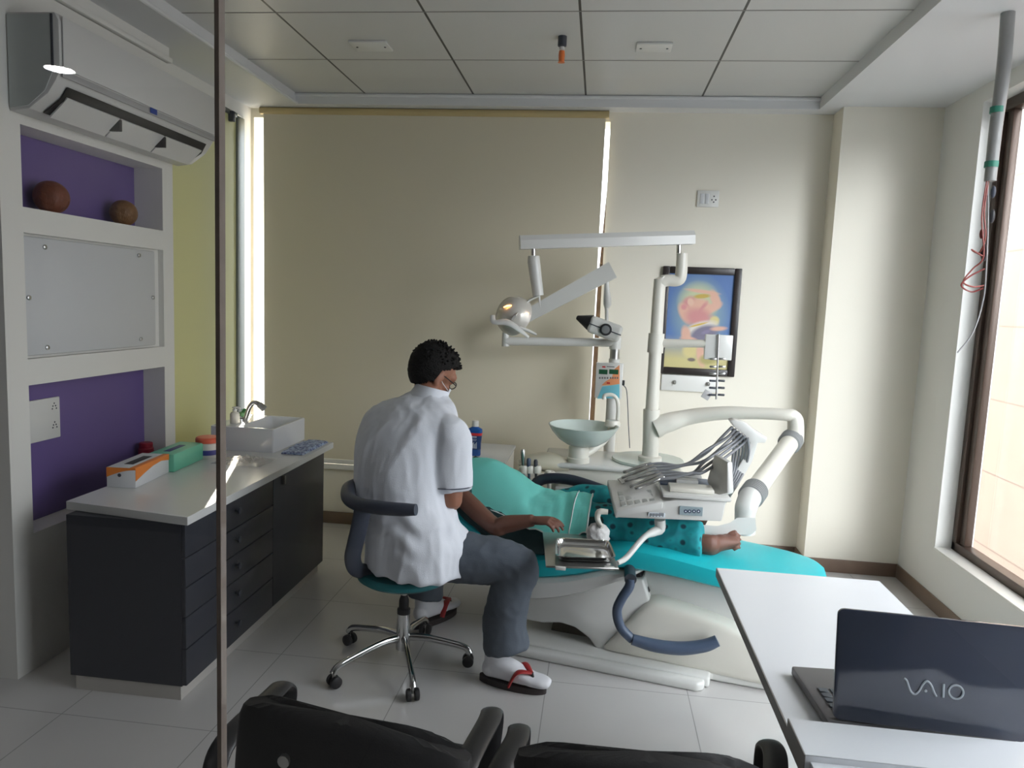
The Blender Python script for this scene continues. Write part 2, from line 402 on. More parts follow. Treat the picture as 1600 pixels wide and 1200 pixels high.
# frameless glass partition the room is seen through: two panes and the seal between them
YG = 0.60
gp = bpy.data.objects.new('window_4', None); COL.objects.link(gp); gp.location = (0, YG, 0); struct(gp)
jx = P(345, 600, y=YG).x
b = MB(); b.box((-2.9, YG - 0.004, 0.0), (jx - 0.0021, YG + 0.004, ZS)); b.build('window_pane', M_pane, gp, smooth=False)
b = MB(); b.box((jx + 0.0021, YG - 0.004, 0.0), (XR, YG + 0.004, ZS)); b.build('window_pane', M_pane, gp, smooth=False)
b = MB(); b.box((jx - 0.002, YG - 0.005, 0.0), (jx + 0.002, YG + 0.005, ZS)); b.build('seal', M_seal, gp, smooth=False)

# unseen blocks added to keep sun off the blind's right gap and the facade
b = MB(); b.box((-1.05, 5.7, -0.08), (-0.2, 6.2, 9.0)); struct(b.build('sun_block_outside', M_white, smooth=False))
b = MB(); b.box((-2.7, YN, 3.12), (2.2, 5.1, 9.0)); struct(b.build('shade_block_above', M_white, smooth=False))
# neighbouring building outside the right window
b = MB(); b.box((3.35, 3.3, -1.0), (3.6, 9.0, 6.0)); o = b.build('stone_facade', M_stone, smooth=False)
tag(o, 'pinkish sandstone clad facade of the neighbouring building outside the window', 'building')

# ---------------------------------------------------------------- things fixed to walls and ceiling
# roller blind
bx0, bx1 = -2.328, -0.026
rb = thing('roller_blind', 'wide beige roller blind pulled down over the rear window', 'blind', ((bx0 + bx1) / 2, 4.84, 2.82))
b = MB(); n = 24
b.quadring([[(bx0 + 0.004, 4.835, 2.82), (bx1, 4.835, 2.82), (bx1 - 0.0, 4.838, 2.82), (bx0 + 0.004, 4.838, 2.82)],
            [(bx0 + 0.012, 4.835, 1.6), (bx1 - 0.004, 4.835, 1.6), (bx1 - 0.004, 4.838, 1.6), (bx0 + 0.012, 4.838, 1.6)],
            [(bx0 + 0.02, 4.835, 0.47), (bx1 - 0.004, 4.835, 0.47), (bx1 - 0.004, 4.838, 0.47), (bx0 + 0.02, 4.838, 0.47)]])
b.build('fabric', M_blind, rb, smooth=False)
b = MB(); b.cyl((bx0 - 0.02, 4.841, 2.836), (bx1 + 0.02, 4.841, 2.836), 0.0235); b.build('roller', mat('tan_tube', srgb(196, 176, 130), 0.5), rb)
b = MB(); b.box((bx0 + 0.01, 4.825, 0.4425), (bx1 + 0.004, 4.845, 0.475), 0.004); b.build('bottom_bar', M_white, rb)

# split air conditioner on the niche wall
ay0, ay1 = 2.625, 3.745
ac = thing('air_conditioner', 'white wall mounted split air conditioner with half open louvre', 'air conditioner', (XL, (ay0 + ay1) / 2, 2.27))
prof = [(-2.283, 2.63), (-2.085, 2.63), (-2.068, 2.60), (-2.068, 2.42), (-2.085, 2.385), (-2.12, 2.335), (-2.20, 2.278), (-2.283, 2.268)]
M_acside = mat('ac_side_grey', srgb(190, 196, 194), 0.5); M_ac = mat('ac_white', srgb(206, 206, 204), 0.35)
b = MB(); b.prism([(x, ay0, z) for x, z in prof], (0, ay1 - ay0, 0), 0.006)
b.build('housing', M_ac, ac)
b = MB(); b.prism([(-2.278, ay0 - 0.004, 2.62), (-2.10, ay0 - 0.004, 2.62), (-2.098, ay0 - 0.004, 2.41), (-2.13, ay0 - 0.004, 2.345), (-2.20, ay0 - 0.004, 2.29), (-2.278, ay0 - 0.004, 2.28)], (0, 0.006, 0)); b.build('side_cover', M_acside, ac)
b = MB(); b.box((-2.100, ay0 - 0.005, 2.43), (-2.092, ay0 + 0.002, 2.622)); b.build('side_gap', M_dark, ac)
b = MB(); b.box((-2.0665, ay0 + 0.012, 2.428), (-2.060, ay1 - 0.012, 2.618), 0.003); b.build('front_panel', M_ac, ac)
b = MB(); b.box((-2.07, ay0 + 0.01, 2.398), (-2.0645, ay1 - 0.01, 2.424), 0.002); b.build('silver_strip', mat('ac_silver', srgb(165, 165, 165), 0.4), ac)
b = MB(); b.prism([(-2.09, ay0 + 0.06, 2.372), (-2.118, ay0 + 0.06, 2.331), (-2.19, ay0 + 0.06, 2.28), (-2.19, ay0 + 0.06, 2.276), (-2.112, ay0 + 0.06, 2.325), (-2.084, ay0 + 0.06, 2.374)], (0, ay1 - ay0 - 0.12, 0)); b.build('outlet', M_black, ac)
lv = MB()
for q in range(3):
    y0 = ay0 + 0.075 + q * 0.325
    lv.prism([(-2.098, y0, 2.335), (-2.102, y0, 2.340), (-2.178, y0, 2.268), (-2.174, y0, 2.263)], (0, 0.315, 0))
lv.build('louvre', M_ac, ac)
for q in (1, 2):
    b = MB(); yy = ay0 + 0.07 + q * 0.325; b.box((-2.15, yy - 0.008, 2.285), (-2.10, yy + 0.010, 2.335), 0.002); b.build('louvre_clip', M_black, ac)
bp = P(240, 174, x=-2.06); b = MB(); b.box((-2.0605, bp.y - 0.025, bp.z - 0.012), (-2.0585, bp.y + 0.025, bp.z + 0.012)); b.build('badge', mat('blue_badge', srgb(40, 70, 150), 0.4), ac)

# niche contents
def ribball(name, label, px, py, rpx, colr):
    c = P(px, py, x=XL - 0.075); r = rpx / FPX * c.y; zf = 1.915
    o = MB(); rings = []; n = 32; st = 16
    for i in range(st + 1):
        a = PI * i / st
        rings.append([(c.x + math.cos(2 * PI * k / n) * r * max(math.sin(a), 0.02) * (1 + 0.025 * math.cos(9 * 2 * PI * k / n)), c.y + math.sin(2 * PI * k / n) * r * max(math.sin(a), 0.02) * (1 + 0.025 * math.cos(9 * 2 * PI * k / n)), zf + r + r * math.cos(PI - a)) for k in range(n)])
    o.quadring(rings); ob = o.build(name, colr); origin(ob, (c.x, c.y, zf)); tag(ob, label, 'ornament', 'woven balls in the upper niche')
M_ball = mat('brown_woven', srgb(116, 62, 40), 0.55, bump=0.5, bscale=60, vary=0.35, vscale=25)
M_ball2 = mat('tan_woven', srgb(124, 88, 52), 0.55, bump=0.5, bscale=60, vary=0.35, vscale=25)
ribball('woven_ball', 'larger reddish brown woven ball in the upper purple niche', 80, 312, 27, M_ball)
ribball('woven_ball', 'smaller tan woven ball in the upper purple niche', 193, 331, 21, M_ball2)

bd = thing('wall_board', 'plain white acrylic board fixed with six studs in the middle niche', 'board', (XL, 3.1, 1.33))
M_board = mat('white_acrylic', srgb(206, 208, 210), 0.2)
b = MB(); b.box((XL - 0.026, 2.68, 1.322), (XL - 0.006, 3.545, 1.803), 0.006); b.build('panel', M_board, bd)
for q in ((70, 386), (217, 399), (42, 465), (239, 465), (74, 543), (220, 530)):
    c = P(q[0], q[1], x=XL - 0.004); b = MB(); b.lathe((XL - 0.008, max(c.y, 2.695), c.z), [(0.010, 0), (0.010, 0.008), (0.006, 0.011), (0.0, 0.011)], 14, (1, 0, 0)); b.build('stud', M_steel, bd)

M_switch = mat('switch_white', srgb(222, 222, 218), 0.35)
s0 = P(47, 625, x=XL - 0.12); s1 = P(92, 682, x=XL - 0.12)
sw = thing('switch_board', 'white switch and socket plate on the purple lower niche back', 'switch', (XL - 0.122, (s0.y + s1.y) / 2, s1.z))
b = MB(); b.box((XL - 0.122, 2.69, 0.93), (XL - 0.110, s1.y, 1.115), 0.004); b.build('plate', M_switch, sw)
for q in range(4):
    yy = 2.715 + (q % 2) * 0.05; zz = 0.955 + (q // 2) * 0.085
    b = MB(); b.box((XL - 0.112, yy, zz), (XL - 0.106, yy + 0.032, zz + 0.06), 0.003); b.build('switch', M_board, sw)
for q in range(2):
    b = MB(); yy = s1.y - 0.035; zz = 0.985 + q * 0.085
    for (a, c) in ((0, 0.018), (-0.012, -0.006), (0.012, -0.006), (-0.008, 0.006), (0.008, 0.006)): b.lathe((XL - 0.1105, yy + a, zz + c), [(0.004, 0), (0.004, 0.001), (0, 0.001)], 8, (1, 0, 0))
    b.build('socket_hole', M_dark, sw)

# small switch plate, picture and hook rail on the back wall
c = P(1106, 311, y=YB)
sp = thing('wall_switch', 'small white switch plate high on the rear wall above the picture', 'switch', (c.x, YB, c.z - 0.06))
b = MB(); b.box((c.x - 0.068, YB - 0.012, c.z - 0.052), (c.x + 0.068, YB, c.z + 0.052), 0.004); b.build('plate', M_switch, sp)
b = MB(); b.box((c.x - 0.05, YB - 0.016, c.z - 0.032), (c.x - 0.022, YB - 0.011, c.z + 0.032), 0.002); b.box((c.x - 0.018, YB - 0.016, c.z - 0.032), (c.x + 0.006, YB - 0.011, c.z + 0.032), 0.002); b.build('switch', M_board, sp)
b = MB()
for a, d in ((0, 0.016), (-0.012, -0.006), (0.012, -0.006), (0, -0.02)): b.lathe((c.x + 0.036 + a, YB - 0.0118, c.z + d), [(0.005, 0), (0.005, 0.001), (0, 0.001)], 10, (0, -1, 0))
b.build('socket_hole', M_dark, sp)

q = [P(1036, 418, y=4.84), P(1156, 421, y=4.84), P(1143, 590, y=4.84), P(1031, 585, y=4.84)]
fx0, fx1, fz0, fz1 = 0.395, 0.895, 1.195, 1.895
pf = thing('framed_picture', 'black framed blue picture of a dancing figure on the rear wall', 'picture', ((fx0 + fx1) / 2, YB, fz0))
M_fr = mat('black_frame', srgb(40, 33, 32), 0.35)
b = MB(); w = 0.045
b.box((fx0, YB - 0.03, fz0), (fx0 + w, YB - 0.002, fz1), 0.006); b.box((fx1 - w, YB - 0.03, fz0), (fx1, YB - 0.002, fz1), 0.006)
b.box((fx0 + w, YB - 0.03, fz1 - w), (fx1 - w, YB - 0.002, fz1), 0.006); b.box((fx0 + w, YB - 0.03, fz0), (fx1 - w, YB - 0.002, fz0 + w), 0.006); b.build('frame', M_fr, pf)
cxp, H0 = 0.0, (fz1 - fz0)
skin1, pinkc, yel, whitec, greyc, teal = srgb(232, 176, 150), srgb(214, 130, 130), srgb(222, 206, 130), srgb(232, 224, 214), srgb(98, 92, 128), srgb(88, 150, 150)
blobs = [(0.0, 0.40, 0.15, 0.20, 0.1, srgb(120, 160, 170), 0.6), (-0.01, 0.475, 0.115, 0.115, 0, srgb(196, 206, 160), 0.35),
         (-0.06, 0.46, 0.055, 0.05, 0.4, pinkc, 0.3), (0.0, 0.44, 0.07, 0.06, 0, skin1, 0.25), (0.01, 0.545, 0.10, 0.012, -0.1, skin1, 0.4), (0.095, 0.50, 0.028, 0.06, 0.5, skin1, 0.3), (0.02, 0.435, 0.015, 0.05, -0.5, pinkc, 0.5), (0.075, 0.44, 0.07, 0.028, 0.5, skin1, 0.3),
         (-0.09, 0.40, 0.035, 0.07, 0.5, skin1, 0.3), (0.0, 0.375, 0.085, 0.06, -0.2, pinkc, 0.4), (0.1, 0.36, 0.03, 0.03, 0, yel, 0.3),
         (0.02, 0.31, 0.10, 0.04, 0.3, whitec, 0.3), (0.04, 0.275, 0.09, 0.05, 0.35, greyc, 0.25), (0.13, 0.31, 0.05, 0.014, 0.1, skin1, 0.4), (-0.075, 0.26, 0.03, 0.06, 0.2, skin1, 0.3), (-0.05, 0.225, 0.06, 0.025, -0.2, skin1, 0.3),
         (-0.04, 0.16, 0.05, 0.05, 0.4, yel, 0.3), (0.03, 0.13, 0.028, 0.075, 0.2, skin1, 0.3), (0.08, 0.11, 0.06, 0.035, 0.2, srgb(170, 160, 70), 0.3), (-0.03, 0.10, 0.025, 0.012, 0, srgb(90, 70, 60), 0.3)]
blobs = [(q[0], q[1], q[2], q[3], q[4], tuple(c * 0.75 + 0.25 * g for c, g in zip(q[5], (0.5, 0.48, 0.46))), min(0.8, q[6] * 1.7)) for q in blobs]
blobs += [(0.0, 0.33, 0.06, 0.006, 0.3, srgb(210, 180, 90), 0.5), (0.01, 0.515, 0.05, 0.014, 0.1, srgb(196, 170, 90), 0.5), (-0.06, 0.475, 0.02, 0.025, 0.3, srgb(226, 190, 170), 0.5), (0.05, 0.285, 0.03, 0.012, 0.4, srgb(140, 132, 160), 0.6), (-0.1, 0.44, 0.018, 0.018, 0, srgb(214, 150, 150), 0.5)]
M_pic = ellipse_mat('picture_print', srgb(96, 126, 178), srgb(204, 194, 140), 0.10, 0.26, blobs)
b = MB(); b.box((fx0 + w - 0.005, YB - 0.016, fz0 + w - 0.005), (fx1 - w + 0.005, YB - 0.008, fz1 - w + 0.005)); b.build('print', M_pic, pf, smooth=False)

hx0, hx1, hz0, hz1 = 0.43, 0.80, 1.085, 1.19
hr = thing('hook_rail', 'white hook board with two metal hooks under the framed picture', 'hook rail', ((hx0 + hx1) / 2, YB, hz0))
b = MB(); b.box((hx0, YB - 0.025, hz0), (hx1, YB - 0.001, hz1), 0.004); b.build('board', M_switch, hr)
for xx in (hx0 + 0.085, hx1 - 0.07):
    b = MB(); b.lathe((xx, YB - 0.025, 1.142), [(0.014, 0), (0.014, 0.006), (0, 0.006)], 14, (0, -1, 0)); b.tube([(xx, YB - 0.03, 1.142), (xx + 0.004, YB - 0.05, 1.135), (xx + 0.008, YB - 0.052, 1.15)], 0.005, 8, smooth=3); b.build('hook', M_steel, hr)

# ceiling plates, sprinkler
def plate(label, px, py, sx, sy):
    c = P(px, py, z=ZC); o = thing('ceiling_plate', label, 'ceiling plate', (c.x, c.y, ZC))
    b = MB(); b.box((c.x - sx, c.y - sy, ZC - 0.012), (c.x + sx, c.y + sy, ZC - 0.0005), 0.003); b.build('cover', M_switch, o)
    for s in (-1, 1):
        b = MB(); b.lathe((c.x + s * sx * 0.75, c.y, ZC - 0.012), [(0.006, 0), (0.006, 0.002), (0, 0.002)], 10, (0, 0, -1)); b.build('screw', M_dark, o)
plate('white blank ceiling plate left of the sprinkler', 580, 70, 0.10, 0.07)
plate('white blank ceiling plate right of the sprinkler', 1022, 72, 0.088, 0.06)
c = P(879, 57, z=ZC); sk = thing('sprinkler', 'fire sprinkler head with black collar and orange bulb in the ceiling', 'sprinkler', (c.x, c.y, ZC))
b = MB(); b.lathe((c.x, c.y, ZC), [(0.022, 0), (0.022, 0.045), (0.015, 0.05), (0.0, 0.05)], 16, (0, 0, -1)); b.build('collar', M_dark, sk)
b = MB(); b.lathe((c.x, c.y, ZC - 0.045), [(0.013, 0), (0.013, 0.02), (0.018, 0.022), (0.0, 0.024)], 12, (0, 0, -1)); b.build('seat_ring', M_switch, sk)
b = MB(); b.lathe((c.x, c.y, ZC - 0.069), [(0.014, 0), (0.016, 0.02), (0.014, 0.05), (0.018, 0.054), (0.0, 0.056)], 12, (0, 0, -1)); b.build('bulb', mat('orange_bulb', srgb(226, 120, 60), 0.3), sk)

# downlight in the corridor ceiling, seen mirrored in the glass
dl = thing('downlight', 'lit round downlight glinting over the air conditioner', 'light', (0, 0, 0))
d = P(93, 107, y=YG) - CAM; t_ = (ZS - CAM.z) / d.z; hit = CAM + d * t_
dx, dy = hit.x, 2 * YG - hit.y
dl.location = (dx, dy, ZS)
b = MB(); b.lathe((dx, dy, ZS), [(0.095, 0), (0.095, 0.006), (0.077, 0.008), (0.077, 0.003), (0.0, 0.003)], 28, (0, 0, -1)); b.build('rim', M_switch, dl)
b = MB(); b.lathe((dx, dy, ZS - 0.0035), [(0.075, 0), (0.075, 0.002), (0.0, 0.002)], 28, (0, 0, -1)); b.build('lens', mat('lit_lens', (1, 1, 1), 0.5, emit=(1, 1, 1), estr=160), dl)

# conduit with loose wires by the window
M_pvc = mat('grey_pvc', srgb(150, 150, 148), 0.35, vary=0.15, vscale=12); M_tape = mat('green_tape', srgb(52, 130, 110), 0.5)
yp = 3.30
cd = thing('conduit', 'grey conduit pipe with loose wires hanging in front of the window', 'pipe', (1.57, yp, ZS))
pt = [P(1575, 20, z=ZS)]; yp = pt[0].y
pt += [P(1568, 110, y=yp), P(1556, 200, y=yp), P(1547, 283, y=yp)]
b = MB(); b.tube(pt, [0.026, 0.026, 0.024, 0.022], 16, smooth=4); b.build('pipe', M_pvc, cd)
for (a, c2) in ((172, 0.0245), (257, 0.0235)):
    p = P(1558 if a < 200 else 1549, a, y=yp); b = MB(); b.lathe(p, [(c2 + 0.002, -0.012), (c2 + 0.002, 0.012)], 16, (pt[1] - pt[3])); b.build('tape', M_tape, cd)
wires = [('copper_wire', (150, 70, 60), [(1545, 280), (1538, 330), (1540, 370), (1530, 395), (1518, 390), (1535, 400)]),
         ('copper_wire', (150, 70, 60), [(1542, 282), (1534, 340), (1537, 400), (1520, 420), (1505, 440), (1520, 448), (1538, 446)]),
         ('copper_wire', (140, 60, 56), [(1538, 420), (1515, 432), (1502, 446), (1518, 456), (1536, 450)]),
         ('grey_cable', (150, 150, 150), [(1543, 282), (1544, 340), (1541, 420), (1536, 470), (1520, 520), (1496, 551)])]
for nm, cc, pp in wires:
    b = MB(); b.tube([P(u, v, y=yp - 0.01 * (i % 3)) for i, (u, v) in enumerate(pp)], 0.0035, 6, smooth=5); b.build(nm, mat(nm, srgb(*cc), 0.4), cd)
for (u, v, r, cc) in ((1534, 365, 0.012, (130, 40, 40)), (1538, 395, 0.02, (45, 40, 48)), (1550, 338, 0.016, (40, 40, 44)), (1552, 300, 0.014, (60, 66, 80))):
    b = MB(); p = P(u, v, y=yp); b.ball(p, (r * 0.7, r * 0.7, r * 1.8), 12); b.build('connector', mat('wire_nut', srgb(*cc), 0.5), cd)
# ================================================================ cabinet and worktop on the left
M_cab = mat('charcoal_laminate', srgb(50, 52, 60), 0.38, vary=0.12, vscale=30)
M_top = mat('white_laminate', srgb(216, 217, 216), 0.22)
M_kick = mat('pale_kick_board', srgb(186, 182, 176), 0.4)
CX, CY0, CY1, CZ = -1.535, 2.545, 3.97, 0.722
cabinet = thing('base_cabinet', 'charcoal base cabinet with drawers and a door under the white worktop', 'cabinet', (-1.9, 3.25, 0))
b = MB(); b.box((-2.03, CY0, 0.06), (CX - 0.018, CY1, CZ)); b.build('carcass', M_cab, cabinet, smooth=False)
b = MB(); b.box((-2.01, CY0 + 0.004, 0.0), (CX - 0.026, CY1 - 0.01, 0.062)); b.build('toe_kick', M_kick, cabinet, smooth=False)
ysp = P(427, 800, x=CX).y
dz = [0.062, 0.215, 0.345, 0.465, 0.585, CZ]
for i in range(5):
    b = MB(); b.box((CX - 0.018, CY0 + 0.001, dz[i] + 0.002), (CX, ysp - 0.002, dz[i + 1] - 0.003), 0.0015); dr = b.build('drawer', M_cab, cabinet)
    b = MB(); zc = (dz[i] + dz[i + 1]) / 2 + 0.01; b.lathe((CX, P(368, 850, x=CX).y, zc), [(0.006, 0), (0.006, 0.012), (0.014, 0.016), (0.014, 0.024), (0.0, 0.026)], 14, (1, 0, 0)); b.build('knob', M_dark, dr)
b = MB(); b.box((CX - 0.018, ysp + 0.002, 0.064), (CX, CY1, CZ - 0.003), 0.0015); door = b.build('door', M_cab, cabinet)
b = MB(); zc = P(441, 749, x=CX).z; yc = P(441, 749, x=CX).y; b.box((CX, yc - 0.008, zc - 0.025), (CX + 0.018, yc + 0.008, zc + 0.02), 0.003); b.build('handle', mat('dull_metal', srgb(130, 128, 122), 0.35, 0.8), door)

pn = [P(293, 808, z=0.757), P(103, 783, z=0.757), P(509, 690, z=0.757)]
b = MB(); zt, th = 0.757, 0.034
poly = [(pn[0].x, pn[0].y), (pn[1].x, pn[1].y), (-2.074, 4.06), (pn[0].x, 4.06)]
b.prism([(x, y, zt - th) for x, y in poly], (0, 0, th), 0.0015, 1)
wt = b.build('worktop', M_top); origin(wt, (-1.9, 3.3, zt - th)); tag(wt, 'long white laminate worktop over the charcoal base cabinet', 'worktop')
ZT = zt + 0.0005

# white ceramic vessel basin
def at(px, py): return P(px, py, z=ZT)
sk0 = at(428, 708); sk1 = at(472, 690)
bx1 = sk0.x; by0 = sk0.y; by1 = P(472, 688, x=bx1).y; bx0 = -2.068; bh = P(430, 671, x=bx1, y=None).z - ZT if False else P(430, 671, y=by0).z - ZT
by1 = by0 + 0.42
sink = thing('basin', 'white rectangular ceramic vessel basin on the worktop', 'basin', ((bx0 + bx1) / 2, (by0 + by1) / 2, ZT))
b = MB(); zb_ = ZT + bh; w_ = 0.016; dk = 0.15          # tap deck on the wall side, deep bowl beside it
def rr(x0, y0, x1, y1, z, r=0.012, k=5):
    out = []
    for cx_, cy_, a0 in ((x1 - r, y0 + r, -90), (x1 - r, y1 - r, 0), (x0 + r, y1 - r, 90), (x0 + r, y0 + r, 180)):
        for j in range(k + 1): a_ = math.radians(a0 + 90 * j / k); out.append((cx_ + r * math.cos(a_), cy_ + r * math.sin(a_), z))
    return out
b.quadring([rr(bx0, by0, bx1, by1, ZT), rr(bx0, by0, bx1, by1, zb_ - 0.004), rr(bx0 + 0.004, by0 + 0.004, bx1 - 0.004, by1 - 0.004, zb_),
            rr(bx0 + dk, by0 + w_, bx1 - w_, by1 - w_, zb_, 0.02), rr(bx0 + dk + 0.003, by0 + w_ + 0.003, bx1 - w_ - 0.003, by1 - w_ - 0.003, zb_ - 0.004, 0.02), rr(bx0 + dk + 0.02, by0 + w_ + 0.02, bx1 - w_ - 0.02, by1 - w_ - 0.02, ZT + bh * 0.22, 0.03), rr(bx0 + dk + 0.05, by0 + w_ + 0.05, bx1 - w_ - 0.05, by1 - w_ - 0.05, ZT + bh * 0.17, 0.03)])
M_cer = mat('white_ceramic', srgb(222, 224, 228), 0.12, coat=0.3); b.build('bowl', M_cer, sink)
b = MB(); b.lathe(((bx0 + bx1 + dk) / 2, (by0 + by1) / 2, ZT + bh * 0.17), [(0.03, 0.0), (0.03, 0.004), (0.0, 0.006)], 20); b.build('drain', M_chrome, sink)

fy = by0 + 0.20
f0 = P(372, 668, y=fy); fp = [P(375, 690, y=fy), P(381, 662, y=fy), P(389, 638, y=fy), P(397, 629, y=fy), P(405, 632, y=fy), P(413, 639, y=fy)]
zf = ZT + bh; fc = thing('basin_tap', 'curved chrome tap rising from the deck of the white basin', 'tap', (fp[0].x, fy, zf))
b = MB(); b.tube([(fp[0].x, fy, zf)] + fp[1:], [0.016, 0.014, 0.013, 0.013, 0.014, 0.016], 14, smooth=5); b.build('spout', M_chrome, fc)
b = MB(); b.tube([fp[4], fp[5]], [0.018, 0.020], 14); b.build('nozzle', M_steel, fc)
b = MB(); b.lathe((fp[0].x, fy, zf), [(0.026, 0), (0.026, 0.01), (0.017, 0.02)], 18); b.build('base', M_chrome, fc)
b = MB(); b.tube([fp[1], fp[1] + Vector((-0.05, -0.01, 0.035))], [0.007, 0.009], 10); b.build('lever', M_chrome, fc)

def pump(name, label, px, base_py, top_py, yy, body, head):
    p0 = P(px, base_py, y=yy); p1 = P(px, top_py, y=yy); p0.x = max(p0.x, bx0 + 0.04); ZB = ZT + bh + 0.0005; h = p1.z - ZB
    o = thing(name, label, 'bottle', (p0.x, yy, ZB)); r = 0.026
    b = MB(); b.lathe((p0.x, yy, ZB), [(r, 0), (r, h * 0.55), (r * 0.8, h * 0.66), (r * 0.4, h * 0.72), (r * 0.4, h * 0.78), (0, h * 0.78)], 20); b.build('body', body, o)
    b = MB(); b.lathe((p0.x, yy, ZB + h * 0.78), [(r * 0.5, 0), (r * 0.5, h * 0.07), (0.006, h * 0.08), (0.006, h * 0.17), (0.014, h * 0.18), (0.014, h * 0.22), (0, h * 0.22)], 14)
    b.tube([(p0.x, yy, ZB + h * 0.98), (p0.x + 0.025, yy, ZB + h * 0.98), (p0.x + 0.033, yy, ZB + h * 0.95)], [0.006, 0.005, 0.004], 8); b.build('pump', head, o)
pump('soap_dispenser', 'pump bottle with green top behind the basin near the frosted glass', 356, 665, 638, by0 + 0.30, mat('clear_green_gel', srgb(120, 170, 120), 0.25), mat('green_pump', srgb(40, 120, 60), 0.35))
pump('soap_dispenser', 'white pump bottle between the green topped bottle and the tap', 367, 664, 636, by0 + 0.11, mat('white_plastic', srgb(236, 232, 220), 0.3), M_switch)

# patterned blue wipes pack
p0 = at(438, 708); p1 = at(492, 690)
tw = MB(); tx0, tx1, ty0, ty1 = p0.x + 0.012, -1.535, p0.y - 0.02, p0.y + 0.34
rings = []
for i in range(15):
    yy = ty0 + (ty1 - ty0) * i / 14; k = 0.75 + 0.25 * math.sin(PI * min(1, i / 14 * 1.1))
    h = 0.012 + 0.010 * math.sin(PI * i / 14) + 0.003 * math.sin(i * 1.9)
    rings.append([(tx0, yy, ZT + 0.001), (tx1, yy + 0.01 * math.sin(i), ZT + 0.001), (tx1 - 0.006, yy, ZT + h * 0.8), ((tx0 + tx1) / 2, yy, ZT + h), (tx0 + 0.006, yy, ZT + h * 0.85)])
tw.quadring(rings)
M_blueprint = mat('blue_print', srgb(92, 112, 160), 0.5); nt = M_blueprint.node_tree; vo = nt.nodes.new('ShaderNodeTexVoronoi'); vo.inputs['Scale'].default_value = 60
tc = nt.nodes.new('ShaderNodeTexCoord'); nt.links.new(tc.outputs['Object'], vo.inputs['Vector']); cr = nt.nodes.new('ShaderNodeValToRGB')
cr.color_ramp.elements[0].color = (*srgb(74, 84, 136), 1); cr.color_ramp.elements[1].color = (*srgb(168, 186, 212), 1); cr.color_ramp.elements[0].position = 0.25; cr.color_ramp.elements[1].position = 0.7
nt.links.new(vo.outputs['Distance'], cr.inputs[0]); nt.links.new(cr.outputs[0], nt.nodes['Principled BSDF'].inputs['Base Color'])
o = tw.build('folded_cloth', M_blueprint); origin(o, ((tx0 + tx1) / 2, (ty0 + ty1) / 2, ZT)); tag(o, 'blue patterned folded cloth lying beside the white basin', 'cloth')

# glove box in white and orange, angled
gm = [at(170, 757), at(212, 763), at(264, 738)]
ux = (gm[2] - gm[1]); L = ux.length; ang = math.atan2(ux.y, ux.x); W = 0.125; HB = 0.088
gb = thing('glove_box', 'white and orange glove box with a black slot at the near end of the worktop', 'box', (gm[1].x, gm[1].y, ZT), ang)
M_card = mat('white_card', srgb(214, 216, 218), 0.5); M_or = mat('orange_card', srgb(226, 130, 50), 0.5); M_slot = mat('slot_dark', srgb(38, 40, 44), 0.7)
R_ = Matrix.Translation((gm[1].x, gm[1].y, ZT)) @ Matrix.Rotation(ang, 4, 'Z')
def rbox(lo, hi, bev=0.002): b = MB(); b.box(lo, hi, bev, M=R_); return b
rbox((0, 0, 0), (L, W, HB)).build('carton', M_card, gb)
b = MB(); t = bmesh.new()
prof = [(0.0, 0.030), (0.0, HB), (L, HB), (L, 0.060), (L * 0.75, 0.072), (L * 0.5, 0.066), (L * 0.25, 0.05)]
b.prism([R_ @ Vector((u, -0.0012, w)) for u, w in prof], R_.to_3x3() @ Vector((0, 0.001, 0))); b.build('orange_side_print', M_or, gb, smooth=False)
b = MB(); n = 12
b.prism([R_ @ Vector((-0.0012, v, w)) for v, w in [(0, HB), (W, HB), (W, 0.045)] + [(W * (1 - k / n), 0.045 + 0.034 * math.sin(PI / 2 * k / n)) for k in range(1, n + 1)]], R_.to_3x3() @ Vector((0.001, 0, 0))); b.build('orange_end_print', M_or, gb, smooth=False)
b = rbox((0.0, 0.0, HB - 0.0005), (L, 0.024, HB + 0.0008), 0.0003); b.build('orange_top_print', M_or, gb)
b = rbox((L * 0.22, 0.045, HB), (L * 0.78, 0.085, HB + 0.0012), 0.0004); b.build('slot', M_slot, gb)
b = MB(); b.lathe(R_ @ Vector((-0.0015, W * 0.55, 0.055)), [(0.008, 0), (0.008, 0.0006), (0, 0.0006)], 14, R_.to_3x3() @ Vector((-1, 0, 0))); b.build('end_mark', M_dark, gb)

gm = [at(272, 738), at(318, 717)]
ux = (gm[1] - gm[0]); L = ux.length; ang = math.atan2(ux.y, ux.x); W = 0.125; HB = 0.085
gb2 = thing('tissue_box', 'translucent mint green dispenser box with blue slot behind the glove box', 'box', (gm[0].x, gm[0].y, ZT), ang)
R_ = Matrix.Translation((gm[0].x, gm[0].y, ZT)) @ Matrix.Rotation(ang, 4, 'Z')
rbox((0, 0, 0), (L, W, HB), 0.004).build('carton', mat('mint_card', srgb(112, 196, 166), 0.35, sss=0.1), gb2)
rbox((L * 0.2, 0.05, HB - 0.0003), (L * 0.72, 0.082, HB + 0.001), 0.0004).build('slot', mat('blue_slot', srgb(40, 56, 120), 0.5), gb2)

